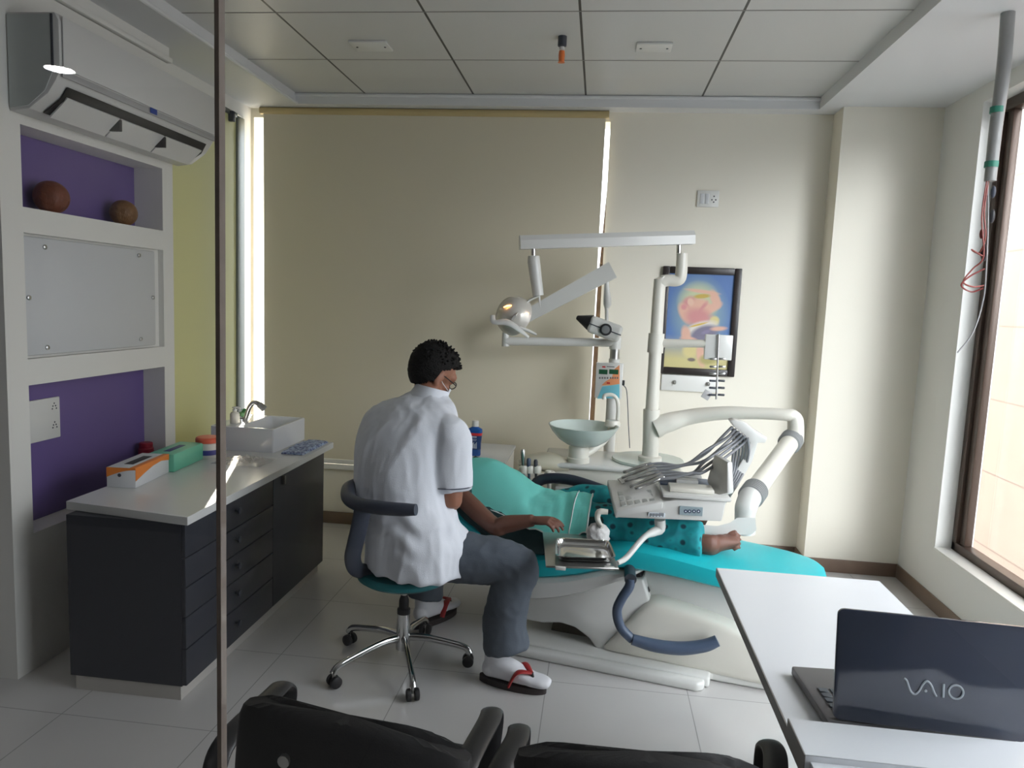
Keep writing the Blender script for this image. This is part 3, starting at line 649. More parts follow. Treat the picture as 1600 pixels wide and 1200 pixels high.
# red cup and lidded jar
c = Vector((-2.345, 3.53, 0.5875)); o = MB()
o.lathe(c, [(0.036, 0), (0.038, 0.006), (0.038, 0.185), (0.034, 0.19), (0.034, 0.212), (0.03, 0.216), (0, 0.216)], 24); o = o.build('red_container', mat('red_plastic', srgb(150, 26, 50), 0.4)); origin(o, c); tag(o, 'dark red container standing in the lower purple niche behind the boxes', 'container')
c = P(325, 714, z=ZT); jar = thing('storage_jar', 'clear jar with orange lid and blue band beside the mint green box', 'jar', (c.x, c.y, ZT))
b = MB(); b.lathe((c.x, c.y, ZT), [(0.05, 0), (0.054, 0.006), (0.054, 0.075), (0.05, 0.08), (0, 0.08)], 28); b.build('glass', mat('jar_glass', srgb(216, 214, 210), 0.12), jar)
b = MB(); b.lathe((c.x, c.y, ZT + 0.018), [(0.0548, 0), (0.0548, 0.026)], 28); b.build('band', mat('blue_band', srgb(60, 62, 140), 0.4), jar)
b = MB(); b.lathe((c.x, c.y, ZT + 0.08), [(0.058, 0), (0.06, 0.004), (0.06, 0.02), (0.054, 0.027), (0, 0.028)], 28); b.build('lid', mat('orange_lid', srgb(230, 106, 80), 0.4), jar)

# crumpled clear wrap in front of the basin
M_wrap = bpy.data.materials.new('clear_wrap'); M_wrap.use_nodes = True; nt = M_wrap.node_tree; bs = nt.nodes['Principled BSDF']
bs.inputs['Base Color'].default_value = (0.75, 0.72, 0.68, 1); bs.inputs['Roughness'].default_value = 0.08; bs.inputs['Alpha'].default_value = 0.45
c = P(385, 720, z=ZT); b = MB(); nx, ny = 26, 18; sx, sy = 0.26, 0.20
g = [[(c.x - sx / 2 + sx * i / nx, c.y - sy / 2 + sy * j / ny - 0.02, ZT + 0.003 + 0.03 * max(0, math.sin(PI * i / nx) * math.sin(PI * j / ny)) * (0.55 + 0.9 * noise.noise(Vector((i * 0.5, j * 0.55, 3.1))))) for i in range(nx + 1)] for j in range(ny + 1)]
b.quadring(g, close=False); o = b.build('plastic_wrap', M_wrap, sharp=15); origin(o, (c.x, c.y, ZT)); tag(o, 'crumpled clear plastic wrap lying in front of the basin', 'plastic wrap')

# ================================================================ desk, laptop
M_desk = mat('desk_white', srgb(240, 243, 247), 0.25)
M_edge = mat('desk_edge_grey', srgb(150, 148, 142), 0.5)
DX0, DX1, DY0, DY1, DZ = 0.444, 0.973, 1.05, 2.46, 0.75
desk = thing('desk', 'white desk with grey edges carrying the laptop', 'desk', ((DX0 + DX1) / 2, 1.7, 0))
b = MB(); b.box((DX0 + 0.001, DY0, DZ - 0.03), (DX1, DY1, DZ), 0.001, 1); b.build('top', M_desk, desk)
b = MB(); b.box((DX0 - 0.0015, DY0, DZ - 0.0295), (DX0 + 0.001, DY1, DZ - 0.0004)); b.build('edge_band', M_edge, desk, smooth=False)
b = MB(); b.box((DX1 - 0.16, DY1 - 0.2, 0.0), (DX1 - 0.03, DY1 - 0.17, DZ - 0.03)); b.build('end_panel', M_desk, desk, smooth=False)
b = MB(); b.box((DX1 - 0.03, DY0 + 0.02, 0.0), (DX1 - 0.005, DY1 - 0.2, DZ - 0.03)); b.build('side_panel', M_desk, desk, smooth=False)
l0 = P(1232, 1122, z=0.785)
lw = MB(); LX0, LX1 = l0.x, 1.15
lw.box((LX0, l0.y - 0.125, 0.755), (LX1, l0.y, 0.785), 0.001, 1); led = lw.build('ledge_top', M_desk, desk)
b = MB(); b.box((LX0 - 0.0015, l0.y - 0.125, 0.752), (LX0 + 0.0005, l0.y, 0.7845)); b.build('edge_band', M_edge, desk, smooth=False)
b = MB(); b.box((LX0 + 0.008, l0.y - 0.075, 0.75), (LX1, l0.y - 0.06, 0.757)); b.build('ledge_groove', M_edge, desk, smooth=False)
b = MB(); b.box((LX0 + 0.01, l0.y - 0.20, 0.745), (LX1, l0.y - 0.07, 0.772), 0.001, 1); b.build('front_board', M_desk, desk)

lz = DZ + 0.002
hb = P(1302, 1128, z=lz + 0.02)
lap = thing('laptop', 'black glossy laptop standing half open on the white desk', 'laptop', (hb.x + 0.18, 1.62, DZ), math.radians(-3))
RL = Matrix.Translation((hb.x, hb.y, lz)) @ Matrix.Rotation(math.radians(-2.5), 4, 'Z')
W, Dp = 0.375, 0.235
M_lap = mat('laptop_grey', srgb(112, 110, 112), 0.4); M_key = mat('laptop_keys', srgb(84, 92, 100), 0.45)
M_lid = mat('gloss_lid', srgb(66, 73, 90), 0.10, spec=0.7, coat=0.6)  # black lid; blue-grey of its reflection is put into the base colour
b = MB(); b.box((-0.012, 0, 0), (W, Dp, 0.022), 0.005, M=RL @ Matrix.Rotation(math.radians(6), 4, 'Z')); base = b.build('keyboard_base', M_lap, lap)
RB = RL @ Matrix.Rotation(math.radians(6), 4, 'Z')
for r in range(5):
    for c_ in range(13):
        b = MB(); x0 = 0.012 + c_ * 0.0265; y0 = 0.03 + r * 0.021; b.box((x0, y0, 0.0222), (x0 + 0.022, y0 + 0.017, 0.0255), 0.002, 1, M=RB); b.build('key', M_key, base)
b = MB(); b.box((0.13, 0.155, 0.0222), (0.22, 0.215, 0.0228), M=RB); b.build('touchpad', M_key, base)
TL = RL @ Matrix.Translation((0, 0.004, 0.024)) @ Matrix.Rotation(math.radians(-8), 4, 'X')
b = MB(); t = bmesh.new(); HL = 0.232
cr_ = 0.014; pts = []
for cx_, cz_, a0 in ((W - cr_, cr_, -90), (W - cr_, HL - cr_, 0), (cr_, HL - cr_, 90), (cr_, cr_, 180)):
    for k in range(6): a = math.radians(a0 + 18 * k); pts.append((cx_ + cr_ * math.cos(a), 0, cz_ + cr_ * math.sin(a)))
b.prism([TL @ Vector(p) for p in pts], TL.to_3x3() @ Vector((0, 0.011, 0)), 0.002); lid = b.build('lid', M_lid, lap)
b = MB(); b.box((0.012, 0.0112, 0.014), (W - 0.012, 0.0118, HL - 0.012), M=TL); b.build('screen', mat('dark_screen', srgb(20, 22, 26), 0.2), lid)
M_logo = mat('logo_silver', srgb(186, 196, 204), 0.3)
# lettering on the lid: V A I O
def T(x, z): return TL @ Vector((x, -0.0012, z))
lx, lzz, s_ = 0.135, 0.072, 0.030
va = [(0, 1), (0.18, 0.85), (0.42, 0.25), (0.70, 0.0), (0.98, 0.22), (1.22, 0.72), (1.45, 0.98), (1.72, 0.80), (1.95, 0.30), (2.12, 0.0)]
b = MB(); b.tube([T(lx + s_ * u, lzz + s_ * w) for u, w in va], [(0.0022, 0.0009)] * len(va), 8, smooth=5, up=TL.to_3x3() @ Vector((0, 1, 0))); b.build('letter_va', M_logo, lid)
b = MB(); b.lathe(T(lx + s_ * 1.42, lzz + s_ * 0.32), [(0.003, 0), (0.003, 0.001), (0, 0.001)], 12, TL.to_3x3() @ Vector((0, -1, 0))); b.build('letter_dot', M_logo, lid)
b = MB(); b.tube([T(lx + s_ * 2.55, lzz), T(lx + s_ * 2.55, lzz + s_ * 0.92)], [(0.0024, 0.0009)] * 2, 8, up=TL.to_3x3() @ Vector((0, 1, 0))); b.build('letter_i', M_logo, lid)
b = MB(); b.tube([T(lx + s_ * (3.35 + 0.46 * math.cos(2 * PI * k / 24)), lzz + s_ * (0.47 + 0.46 * math.sin(2 * PI * k / 24))) for k in range(25)], [(0.0022, 0.0009)] * 25, 8, up=TL.to_3x3() @ Vector((0, 1, 0))); b.build('letter_o', M_logo, lid)

# low white side cabinet behind the patient and the mouthwash bottle on it
zc = P(742, 713, y=4.35).z
sc = thing('side_cabinet', 'low white side cabinet by the rear wall carrying the blue mouthwash bottle', 'cabinet', (-0.55, 4.5, 0))
b = MB(); xa = P(690, 715, y=4.35).x; xb = P(797, 712, y=4.55).x; b.box((xa, 4.25, 0.05), (xb, 4.78, zc - 0.022), 0.003); b.build('carcass', M_white, sc)
b = MB(); b.box((xa - 0.01, 4.235, zc - 0.022), (xb + 0.008, 4.785, zc), 0.004); b.build('top', M_desk, sc)
b = MB(); b.box((xa + 0.02, 4.27, 0.0), (xb - 0.02, 4.76, 0.052)); b.build('plinth', M_kick, sc, smooth=False)
for k in range(2):
    b = MB(); z0 = 0.07 + k * (zc - 0.11) / 2; b.box((xa + 0.006, 4.242, z0), (xb - 0.006, 4.251, z0 + (zc - 0.12) / 2), 0.002); dr = b.build('drawer', M_desk, sc)
    b = MB(); b.box(((xa + xb) / 2 - 0.05, 4.23, z0 + 0.2), ((xa + xb) / 2 + 0.05, 4.243, z0 + 0.212), 0.003); b.build('handle', M_steel, dr)
c = P(741, 712, y=4.38); mz = zc + 0.0005
mw = thing('mouthwash_bottle', 'blue mouthwash bottle with white cap and red banded label on the low side cabinet', 'bottle', (c.x, c.y, mz))
def flat_loft(cx, cy, prof, n=24):
    return [[(cx + a * math.copysign(abs(math.cos(2 * PI * k / n)) ** 0.7, math.cos(2 * PI * k / n)), cy + bb * math.copysign(abs(math.sin(2 * PI * k / n)) ** 0.7, math.sin(2 * PI * k / n)), z) for k in range(n)] for a, bb, z in prof]
hh = P(741, 657, y=4.38).z - mz
b = MB(); b.quadring(flat_loft(c.x, c.y, [(0.036, 0.022, mz), (0.04, 0.026, mz + 0.006), (0.038, 0.025, mz + hh * 0.35), (0.046, 0.028, mz + hh * 0.7), (0.045, 0.028, mz + hh * 0.76), (0.018, 0.018, mz + hh * 0.83), (0.016, 0.016, mz + hh * 0.85)])); b.build('body', mat('blue_bottle', srgb(20, 84, 160), 0.15, coat=0.4), mw)
b = MB(); b.lathe((c.x, c.y, mz + hh * 0.835), [(0.021, 0), (0.021, hh * 0.15), (0.018, hh * 0.165), (0, hh * 0.165)], 22); b.build('cap', M_switch, mw)
b = MB(); b.quadring(flat_loft(c.x, c.y, [(0.0400, 0.0265, mz + hh * 0.18), (0.0392, 0.0262, mz + hh * 0.35), (0.0455, 0.0285, mz + hh * 0.62)]), cap0=False, cap1=False); lb = b.build('label', mat('dark_label', srgb(24, 60, 112), 0.35), mw)
b = MB(); b.quadring(flat_loft(c.x, c.y, [(0.0452, 0.0288, mz + hh * 0.585), (0.0468, 0.0294, mz + hh * 0.66)]), cap0=False, cap1=False); b.build('red_band', mat('red_label', srgb(206, 50, 50), 0.35), mw)
M_lw = mat('label_white', srgb(216, 224, 230), 0.4)
b = MB()
for w_, z_, h_ in ((0.034, 0.53, 0.04), (0.036, 0.475, 0.014), (0.03, 0.44, 0.01)):
    for q in range(5): b.box((c.x - w_ / 2 + q * w_ / 5, c.y - 0.0285 - 0.0003, mz + hh * z_), (c.x - w_ / 2 + (q + 0.7) * w_ / 5, c.y - 0.027, mz + hh * (z_ + h_)))
for q in range(6): b.box((c.x - 0.016 + 0.006 * q, c.y - 0.0275, mz + hh * 0.22), (c.x - 0.0125 + 0.006 * q, c.y - 0.0255, mz + hh * (0.34 + 0.03 * (q % 3))))
b.build('label_text', M_lw, mw, smooth=False)
# ================================================================ dental chair (own axes: u to the feet, v to the far side)
M_ivory = mat('ivory_enamel', srgb(222, 219, 208), 0.28, coat=0.2)
M_ivory2 = mat('white_enamel', srgb(214, 214, 210), 0.25, coat=0.2)
M_teal = mat('teal_vinyl', srgb(30, 186, 196), 0.35, bump=0.02, bscale=200)
M_bluegrey = mat('blue_grey_rubber', srgb(70, 84, 106), 0.38)
M_darkbase = mat('dark_brown_metal', srgb(86, 78, 66), 0.45)  # dark brown of the backrest shell and inner post
CO = Vector((0.20, 3.40, 0)); CA = math.radians(-11.5)
CM = Matrix.Translation(CO) @ Matrix.Rotation(CA, 4, 'Z')
def cw(u, v, z): return CM @ Vector((u, v, z))
chair = thing('dental_chair', 'reclined dental chair with teal upholstery on a white base', 'dental chair', CO, CA)

def pad(stations, hw_scale=1.0, n=20, ex=0.42):
    rings = []
    for (u, zt, zb, hw) in stations:
        c, h = (zt + zb) / 2, (zt - zb) / 2; ring = []
        for k in range(n):
            a = 2 * PI * k / n; ca, sa = math.cos(a), math.sin(a)
            ring.append(cw(u, hw * math.copysign(abs(ca) ** ex, ca), c + h * math.copysign(abs(sa) ** ex, sa)))
        rings.append(ring)
    return rings
def smooth_st(st, k=5):
    out = []
    for i in range(len(st) - 1):
        p0, p1, p2, p3 = st[max(i - 1, 0)], st[i], st[i + 1], st[min(i + 2, len(st) - 1)]
        for j in range(k):
            t = j / k
            out.append(tuple(0.5 * ((2 * b_) + (c_ - a_) * t + (2 * a_ - 5 * b_ + 4 * c_ - d_) * t * t + (3 * b_ - a_ - 3 * c_ + d_) * t ** 3) for a_, b_, c_, d_ in zip(p0, p1, p2, p3)))
    out.append(st[-1]); return out
seat = [(-0.52, 0.455, 0.36, 0.23), (-0.50, 0.47, 0.345, 0.25), (-0.38, 0.468, 0.345, 0.26), (-0.2, 0.515, 0.385, 0.26), (0.0, 0.572, 0.45, 0.26), (0.2, 0.568, 0.452, 0.26), (0.45, 0.535, 0.432, 0.26), (0.66, 0.515, 0.425, 0.255), (0.76, 0.505, 0.43, 0.235), (0.83, 0.497, 0.44, 0.19), (0.87, 0.485, 0.455, 0.12)]
b = MB(); b.quadring(pad(smooth_st(seat))); b.build('seat_pad', M_teal, chair)
back = [(-1.26, 0.745, 0.68, 0.15), (-1.24, 0.765, 0.665, 0.19), (-1.05, 0.715, 0.60, 0.25), (-0.8, 0.60, 0.485, 0.27), (-0.6, 0.51, 0.40, 0.265), (-0.53, 0.48, 0.38, 0.25)]
sq = lambda u: u if u > -0.5 else -0.5 + (u + 0.5) * 0.80
back = [(sq(u), *q) for u, *q in back]
b = MB(); b.quadring(pad(smooth_st(back))); bk = b.build('backrest', M_teal, chair)
b = MB(); b.quadring(pad(smooth_st([(sq(u), *q) for u, *q in [(-1.48, 0.80, 0.74, 0.09), (-1.46, 0.82, 0.73, 0.11), (-1.36, 0.80, 0.70, 0.13), (-1.29, 0.765, 0.68, 0.11)]]))); b.build('headrest', M_teal, bk)
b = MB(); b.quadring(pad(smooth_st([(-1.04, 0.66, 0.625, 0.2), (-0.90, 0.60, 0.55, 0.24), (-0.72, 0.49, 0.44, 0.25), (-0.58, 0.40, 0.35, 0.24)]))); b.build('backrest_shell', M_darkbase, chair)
shell = [(-0.62, 0.36, 0.25, 0.20), (-0.58, 0.37, 0.24, 0.26), (-0.42, 0.365, 0.245, 0.285), (-0.25, 0.39, 0.285, 0.285), (-0.08, 0.44, 0.36, 0.28), (0.05, 0.462, 0.43, 0.26), (0.10, 0.462, 0.45, 0.2)]
b = MB(); b.quadring(pad(smooth_st(shell))); b.build('seat_shell', M_ivory2, chair)
# lower link housing with its arch and the front pedestal cover
def prism_uv(poly, v0, v1, bev=0.02, seg=3):
    b = MB(); b.prism([cw(u, v0, z) for u, z in poly], CM.to_3x3() @ Vector((0, v1 - v0, 0)), bev, seg); return b
prism_uv([(-0.52, 0.29), (-0.50, 0.12), (-0.36, 0.118), (-0.27, 0.135), (-0.2, 0.125), (-0.13, 0.085), (-0.10, 0.045), (0.02, 0.045), (0.14, 0.30), (0.1, 0.41), (-0.1, 0.37), (-0.3, 0.30)], -0.19, 0.19, 0.012).build('link_housing', M_ivory2, chair)
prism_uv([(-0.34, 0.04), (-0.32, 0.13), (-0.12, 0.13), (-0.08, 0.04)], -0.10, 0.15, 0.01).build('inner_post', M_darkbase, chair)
# pedestal cover: lofted along u
ped = [(-0.055, 0.075, 0.05, 0.20), (0.0, 0.15, 0.045, 0.215), (0.08, 0.265, 0.04, 0.222), (0.14, 0.325, 0.035, 0.222), (0.22, 0.332, 0.03, 0.222), (0.40, 0.30, 0.025, 0.222), (0.6, 0.235, 0.02, 0.22), (0.8, 0.15, 0.015, 0.21), (0.92, 0.09, 0.01, 0.19)]
b = MB(); b.quadring(pad(smooth_st(ped), n=28, ex=0.28)); b.build('pedestal_cover', M_ivory, chair)
b = MB(); b.quadring(pad(smooth_st([(0.10, 0.44, 0.30, 0.13), (0.22, 0.44, 0.28, 0.15), (0.45, 0.43, 0.24, 0.15), (0.62, 0.42, 0.2, 0.13)]), n=24, ex=0.3)); b.build('lift_column', M_ivory2, chair)
prism_uv([(0.075, 0.33), (0.055, 0.43), (0.075, 0.435), (0.13, 0.34)], -0.16, 0.16, 0.004).build('rubber_strip', M_black, chair)
# floor plinth
pl = [(-0.52, -0.20), (-0.47, -0.265), (-0.2, -0.272), (0.42, -0.272), (0.42, -0.20), (0.90, -0.19), (0.92, 0.2), (-0.3, 0.26), (-0.5, 0.15)]
b = MB(); b.prism([cw(u, v, 0.0) for u, v in pl], (0, 0, 0.05), 0.014, 3); b.build('floor_plinth', M_ivory2, chair)
fr = [(-0.50, -0.30), (-0.44, -0.325), (0.37, -0.325), (0.40, -0.305), (0.40, -0.262), (-0.48, -0.262)]
b = MB(); b.prism([cw(u, v, 0.0) for u, v in fr], (0, 0, 0.042), 0.014, 3); b.build('foot_rail', M_ivory2, chair)
# swung down near armrest
hp = [(985, 904), (983, 917), (971, 936), (964, 955), (970, 980), (988, 999), (1025, 1009), (1065, 1013), (1100, 1009), (1121, 1001)]
b = MB(); b.tube([P(x, y, y=3.055 - 0.0 * i) for i, (x, y) in enumerate(hp[:6])], [0.02, 0.021, 0.021, 0.021, 0.021, 0.021], 16, smooth=5); arm = b.build('near_armrest', M_bluegrey, chair)
b = MB(); b.tube([P(x, y, y=3.05) for x, y in hp[5:]], [0.0235, 0.028, 0.029, 0.0275, 0.024], 18, smooth=5); b.build('grip', M_bluegrey, arm)
b = MB(); c0 = P(985, 904, y=3.055); b.tube([c0 + Vector((0, 0.12, 0.01)), c0 + Vector((0, -0.012, 0))], [0.024, 0.026], 18); b.build('pivot', M_dark, arm)
b = MB(); b.tube([cw(-0.62, 0.33, 0.50), cw(-0.56, 0.33, 0.66), cw(-0.40, 0.33, 0.695), cw(-0.2, 0.33, 0.66), cw(-0.02, 0.33, 0.61), cw(0.02, 0.31, 0.53)], [(0.03, 0.02)] * 6, 14, smooth=5); b.build('far_armrest', mat('navy_rubber', srgb(48, 54, 68), 0.4), chair)

# ================================================================ dental unit behind the chair
YU = 4.08
def U(px, py, y=YU): return P(px, py, y=y)
unit = thing('dental_unit', 'ivory dental unit with glass spittoon, operating lamp arm and instrument table', 'dental unit', (0.02, YU, 0))
ux0, ux1 = U(855, 740).x, U(1000, 740).x
ztop = U(1015, 716).z
b = MB(); b.box((ux0 + 0.03, 3.99, 0.04), (ux1 + 0.22, 4.36, ztop - 0.10), 0.05, 4); b.box((ux0 + 0.06, 4.0, 0.0), (ux1 + 0.18, 4.34, 0.08), 0.01); b.build('cabinet_body', M_ivory, unit)
b = MB(); b.box((ux0, 3.95, ztop - 0.155), (ux1 + 0.25, 4.38, ztop - 0.055), 0.035, 4); b.build('upper_body', M_ivory, unit)
b = MB(); b.box((ux0 + 0.05, 3.975, ztop - 0.30), (ux1 + 0.02, 3.999, ztop - 0.175), 0.02, 3); b.build('drawer_front', M_ivory2, unit)
b = MB(); b.box((ux0 - 0.02, 3.93, ztop - 0.06), (ux1 + 0.03, 4.36, ztop - 0.03), 0.014, 3); b.build('top_deck', M_ivory2, unit)
M_frostg = mat('green_frosted_glass', srgb(224, 236, 230), 0.2, trans=0.3)
c = U(1012, 722, 4.12); b = MB(); b.lathe((c.x, 4.14, ztop - 0.03), [(0.20, 0), (0.205, 0.006), (0.20, 0.016), (0, 0.018)], 40); b.build('glass_tray', M_frostg, unit)
# glass spittoon bowl
bc = U(912, 664, 4.0); b = MB(); R0 = 0.196; zr = bc.z
b.lathe((bc.x, 4.0, zr), [(0.045, -0.118), (0.09, -0.108), (0.135, -0.08), (0.172, -0.04), (R0, 0.0), (R0 - 0.008, 0.001), (0.163, -0.037), (0.127, -0.072), (0.085, -0.097), (0.04, -0.106), (0.0, -0.107)], 44); b.build('spittoon_bowl', M_frostg, unit)
st = U(902, 720, 4.0); b = MB(); b.lathe((bc.x - 0.02, 4.0, ztop - 0.035), [(0.062, 0), (0.062, 0.03), (0.056, 0.034), (0.056, zr - 0.115 - ztop + 0.02), (0.05, zr - 0.115 - ztop + 0.034), (0, zr - 0.115 - ztop + 0.034)], 30); b.build('bowl_stand', M_ivory, unit)
# rinse arm and cup filler
b = MB(); b.tube([U(915, 709, 4.02), U(930, 700, 4.05), U(944, 688, 4.08), U(954, 672, 4.1), U(960, 660, 4.1)], [0.021, 0.021, 0.02, 0.02, 0.022], 14, smooth=4); b.build('bowl_arm', M_ivory, unit)
hubp = U(957, 662, 4.1); b = MB(); b.lathe(hubp + Vector((0, 0, -0.02)), [(0.03, 0), (0.045, 0.008), (0.045, 0.022), (0.036, 0.04), (0, 0.042)], 24); b.build('bowl_hub', M_ivory, unit)
b = MB(); b.tube([U(965, 656, 4.1), U(966, 640, 4.1), U(964, 624, 4.1), U(956, 617, 4.1), U(945, 618, 4.1), U(944, 624, 4.1)], 0.011, 12, smooth=4); b.build('cup_filler', M_ivory, unit)
# suction holder block with hanging handpieces
hb_ = [U(812, 712, 3.96), U(826, 706, 3.96), U(850, 704, 3.98), U(884, 710, 4.0)]
b = MB(); b.tube([U(811, 727, 3.98), U(830, 722, 3.99), U(858, 722, 4.0), U(886, 728, 4.02)], [(0.06, 0.03), (0.075, 0.045), (0.08, 0.055), (0.075, 0.04)], 16, smooth=4, up=(0, 0, 1)); b.build('suction_holder', mat('beige_enamel', srgb(206, 200, 180), 0.35), unit)
for (x, y0, y1, r, mm) in ((817, 702, 750, 0.012, M_steel), (826, 716, 757, 0.011, M_bluegrey), (837, 718, 765, 0.010, M_dark), (857, 735, 775, 0.017, M_ivory)):
    a, c = U(x, y0, 3.89), U(x + 1, y1, 3.89); b = MB(); L_ = (a - c).length
    b.lathe(c, [(r * 0.6, 0), (r * 0.7, L_ * 0.5), (r, L_ * 0.7), (r * 1.15, L_ * 0.93), (r * 0.8, L_), (0, L_)], 14, a - c); b.build('suction_tip', mm, unit)
    b = MB(); c3 = U(x + 2, 733 if x < 850 else 742, 3.9); b.lathe(c3 + Vector((0, 0, -0.02)), [(r + 0.014, 0), (r + 0.016, 0.03), (r + 0.008, 0.042)], 14); b.build('holder_ring', M_ivory, unit)
    b = MB(); b.tube([c, c + Vector((0.005, 0.02, -0.12)), c + Vector((0.03, 0.08, -0.25)), (c.x + 0.08, 4.05, 0.35)], r * 0.5, 8, smooth=4); b.build('suction_hose', mm if mm is not M_steel else M_bluegrey, unit)
# main post, lamp post
pb = U(1016, 712); pts = [U(1016, 706), U(1020, 560), U(1030, 445)]
b = MB(); b.tube([(pb.x, YU, ztop - 0.03), U(1017, 690)], [0.048, 0.045], 28); b.lathe((pb.x, YU, ztop - 0.02), [(0.066, 0), (0.066, 0.03), (0.05, 0.036)], 28); b.build('post_socket', M_ivory, unit)
b = MB(); b.tube([U(1017, 692), U(1018, 640), U(1019, 634), U(1030, 452), U(1034, 441), U(1044, 438), U(1058, 438), U(1064, 430), U(1066, 396)], [0.046, 0.046, 0.036, 0.0335, 0.0335, 0.0325, 0.0325, 0.0325, 0.03], 24, smooth=4); post = b.build('lamp_post', M_ivory, unit)
b = MB(); b.tube([U(1023.5, 551), U(1026, 521)], [0.044, 0.044], 28); b.build('post_collar', M_ivory, unit)
b = MB(); b.tube([U(1060.5, 398), U(1061, 380)], 0.0135, 16); b.build('chrome_pin', M_chrome, unit)
YL0, YL1 = YU, YU - 0.22
a, c = P(1083, 371, y=YL0), P(812, 379, y=YL1)
dirb = (c - a).normalized(); upb = Vector((0, 0, 1)); b = MB()
side = dirb.cross(upb).normalized(); upb = side.cross(dirb)
sec = [(-0.035, -0.036), (0.035, -0.036), (0.037, 0.01), (0.02, 0.036), (-0.02, 0.036), (-0.037, 0.01)]
b.quadring([[a + side * s_ + upb * t for s_, t in sec], [c + side * s_ + upb * t for s_, t in sec]]); b.build('lamp_boom', M_ivory2, unit, sharp=30)
la = P(834, 388, y=YL1)
b = MB(); b.tube([P(833.5, 402, y=YL1), P(833, 384, y=YL1)], 0.0125, 16); b.build('chrome_pin', M_chrome, unit)
b = MB(); b.tube([P(834, 400, y=YL1), P(834, 408, y=YL1), P(836, 424, y=YL1), P(841, 462, y=YL1)], [0.030, 0.033, 0.032, 0.029], 24); b.tube([P(842, 461, y=YL1), P(844, 480, y=YL1)], [0.007, 0.003], 10); b.build('lamp_spindle', M_ivory2, unit)
# operating lamp: reflector shell, yoke, handles
lc = P(801, 492, y=YL1 - 0.01)
lamp = None
ax = Vector((-0.55, -0.62, 0.30)).normalized()
b = MB(); b.lathe(lc - ax * 0.02, [(0.012, 0.098), (0.055, 0.088), (0.088, 0.062), (0.104, 0.02), (0.106, -0.015), (0.10, -0.02), (0.098, 0.016), (0.082, 0.056), (0.05, 0.08), (0.0, 0.088)], 36, ax)
M_refl = mat('lamp_reflector', srgb(216, 212, 204), 0.22, 0.25); lamp = b.build('lamp_head', M_refl, unit)
M_glow = mat('lamp_glow', (1, 0.4, 0.1), 0.4, emit=(1.0, 0.45, 0.12), estr=5)
q0 = Matrix.Translation(lc - ax * 0.02) @ Vector((0, 0, 1)).rotation_difference(ax).to_matrix().to_4x4()
for (px, py, wv) in ((793, 479, 0.020), (822, 491, 0.013)):
    d0 = (P(px, py, y=3.6) - CAM).normalized()
    # stand the bulb just off the shell, where the ray meets a slightly larger sphere
    oc = CAM - (lc - ax * 0.02); rr = 0.106; bb = oc.dot(d0); disc = bb * bb - (oc.dot(oc) - rr * rr)
    hit = CAM + d0 * (-bb - math.sqrt(max(disc, 0)))
    b = MB(); b.tube([hit + Vector((-wv, 0, -wv * 0.25)), hit + Vector((0, 0, wv * 0.2)), hit + Vector((wv, 0, wv * 0.35))], [0.003, 0.0045, 0.003], 8, smooth=3); b.build('bulb', M_glow, lamp)
b = MB(); b.tube([P(770, 493, y=YL1 - 0.10), P(772, 503, y=YL1 - 0.12), P(790, 503, y=YL1 - 0.12), P(805, 510, y=YL1 - 0.12), P(826, 527, y=YL1 - 0.10)], [(0.013, 0.006), (0.016, 0.007), (0.02, 0.008), (0.016, 0.007), (0.008, 0.005)], 10, smooth=4); b.build('lamp_handle', M_ivory2, lamp)
b = MB(); b.tube([P(812, 512, y=YL1 - 0.08), P(826, 517, y=YL1 - 0.07), P(838, 523, y=YL1 - 0.06)], [0.008, 0.009, 0.006], 10, smooth=3); b.build('lamp_handle', M_ivory2, lamp)
b = MB(); b.tube([P(843, 462, y=YL1), P(826, 470, y=YL1), P(812, 484, y=YL1 - 0.03), P(803, 496, y=YL1 - 0.12)], [(0.022, 0.006), (0.024, 0.007), (0.026, 0.007), (0.02, 0.006)], 10, smooth=4); b.build('yoke', M_ivory2, lamp)

# film viewer on a side arm of the post
vy = YU - 0.05
b = MB(); b.tube([U(1030, 536), U(1103, 537, vy)], [0.0245, 0.021], 18); b.build('viewer_arm', M_ivory, unit)
a, c = U(1102, 522, vy), U(1142, 563, vy); b = MB(); b.box((a.x, vy - 0.02, c.z), (c.x, vy + 0.015, a.z), 0.004); vw = b.build('film_viewer', M_ivory2, unit)
b = MB(); b.cyl(U(1123, 522, vy - 0.03), U(1119, 624, vy - 0.03), 0.0055, n=10); hook = b.build('film_rod', M_steel, unit)
for k, yy in enumerate((561, 573, 584, 595, 606, 617)):
    for s_ in (-1, 1):
        p = U(1121.5 - (yy - 560) * 0.03 + s_ * 7, yy, vy - 0.03); b = MB(); b.box((p.x - 0.018, p.y - 0.004, p.z - 0.006), (p.x + 0.018, p.y + 0.004, p.z + 0.006), 0.003); b.build('film_clip', M_dark if k > 2 else M_steel, hook)
p = U(1104, 617, vy - 0.02); b = MB(); b.box((p.x - 0.022, p.y - 0.003, p.z - 0.024), (p.x + 0.022, p.y + 0.003, p.z + 0.024), 0.002, M=Matrix.Translation(p) @ Matrix.Rotation(0.5, 4, 'Y') @ Matrix.Translation(-p)); b.build('hanging_film', mat('grey_film', srgb(186, 184, 184), 0.3), hook)

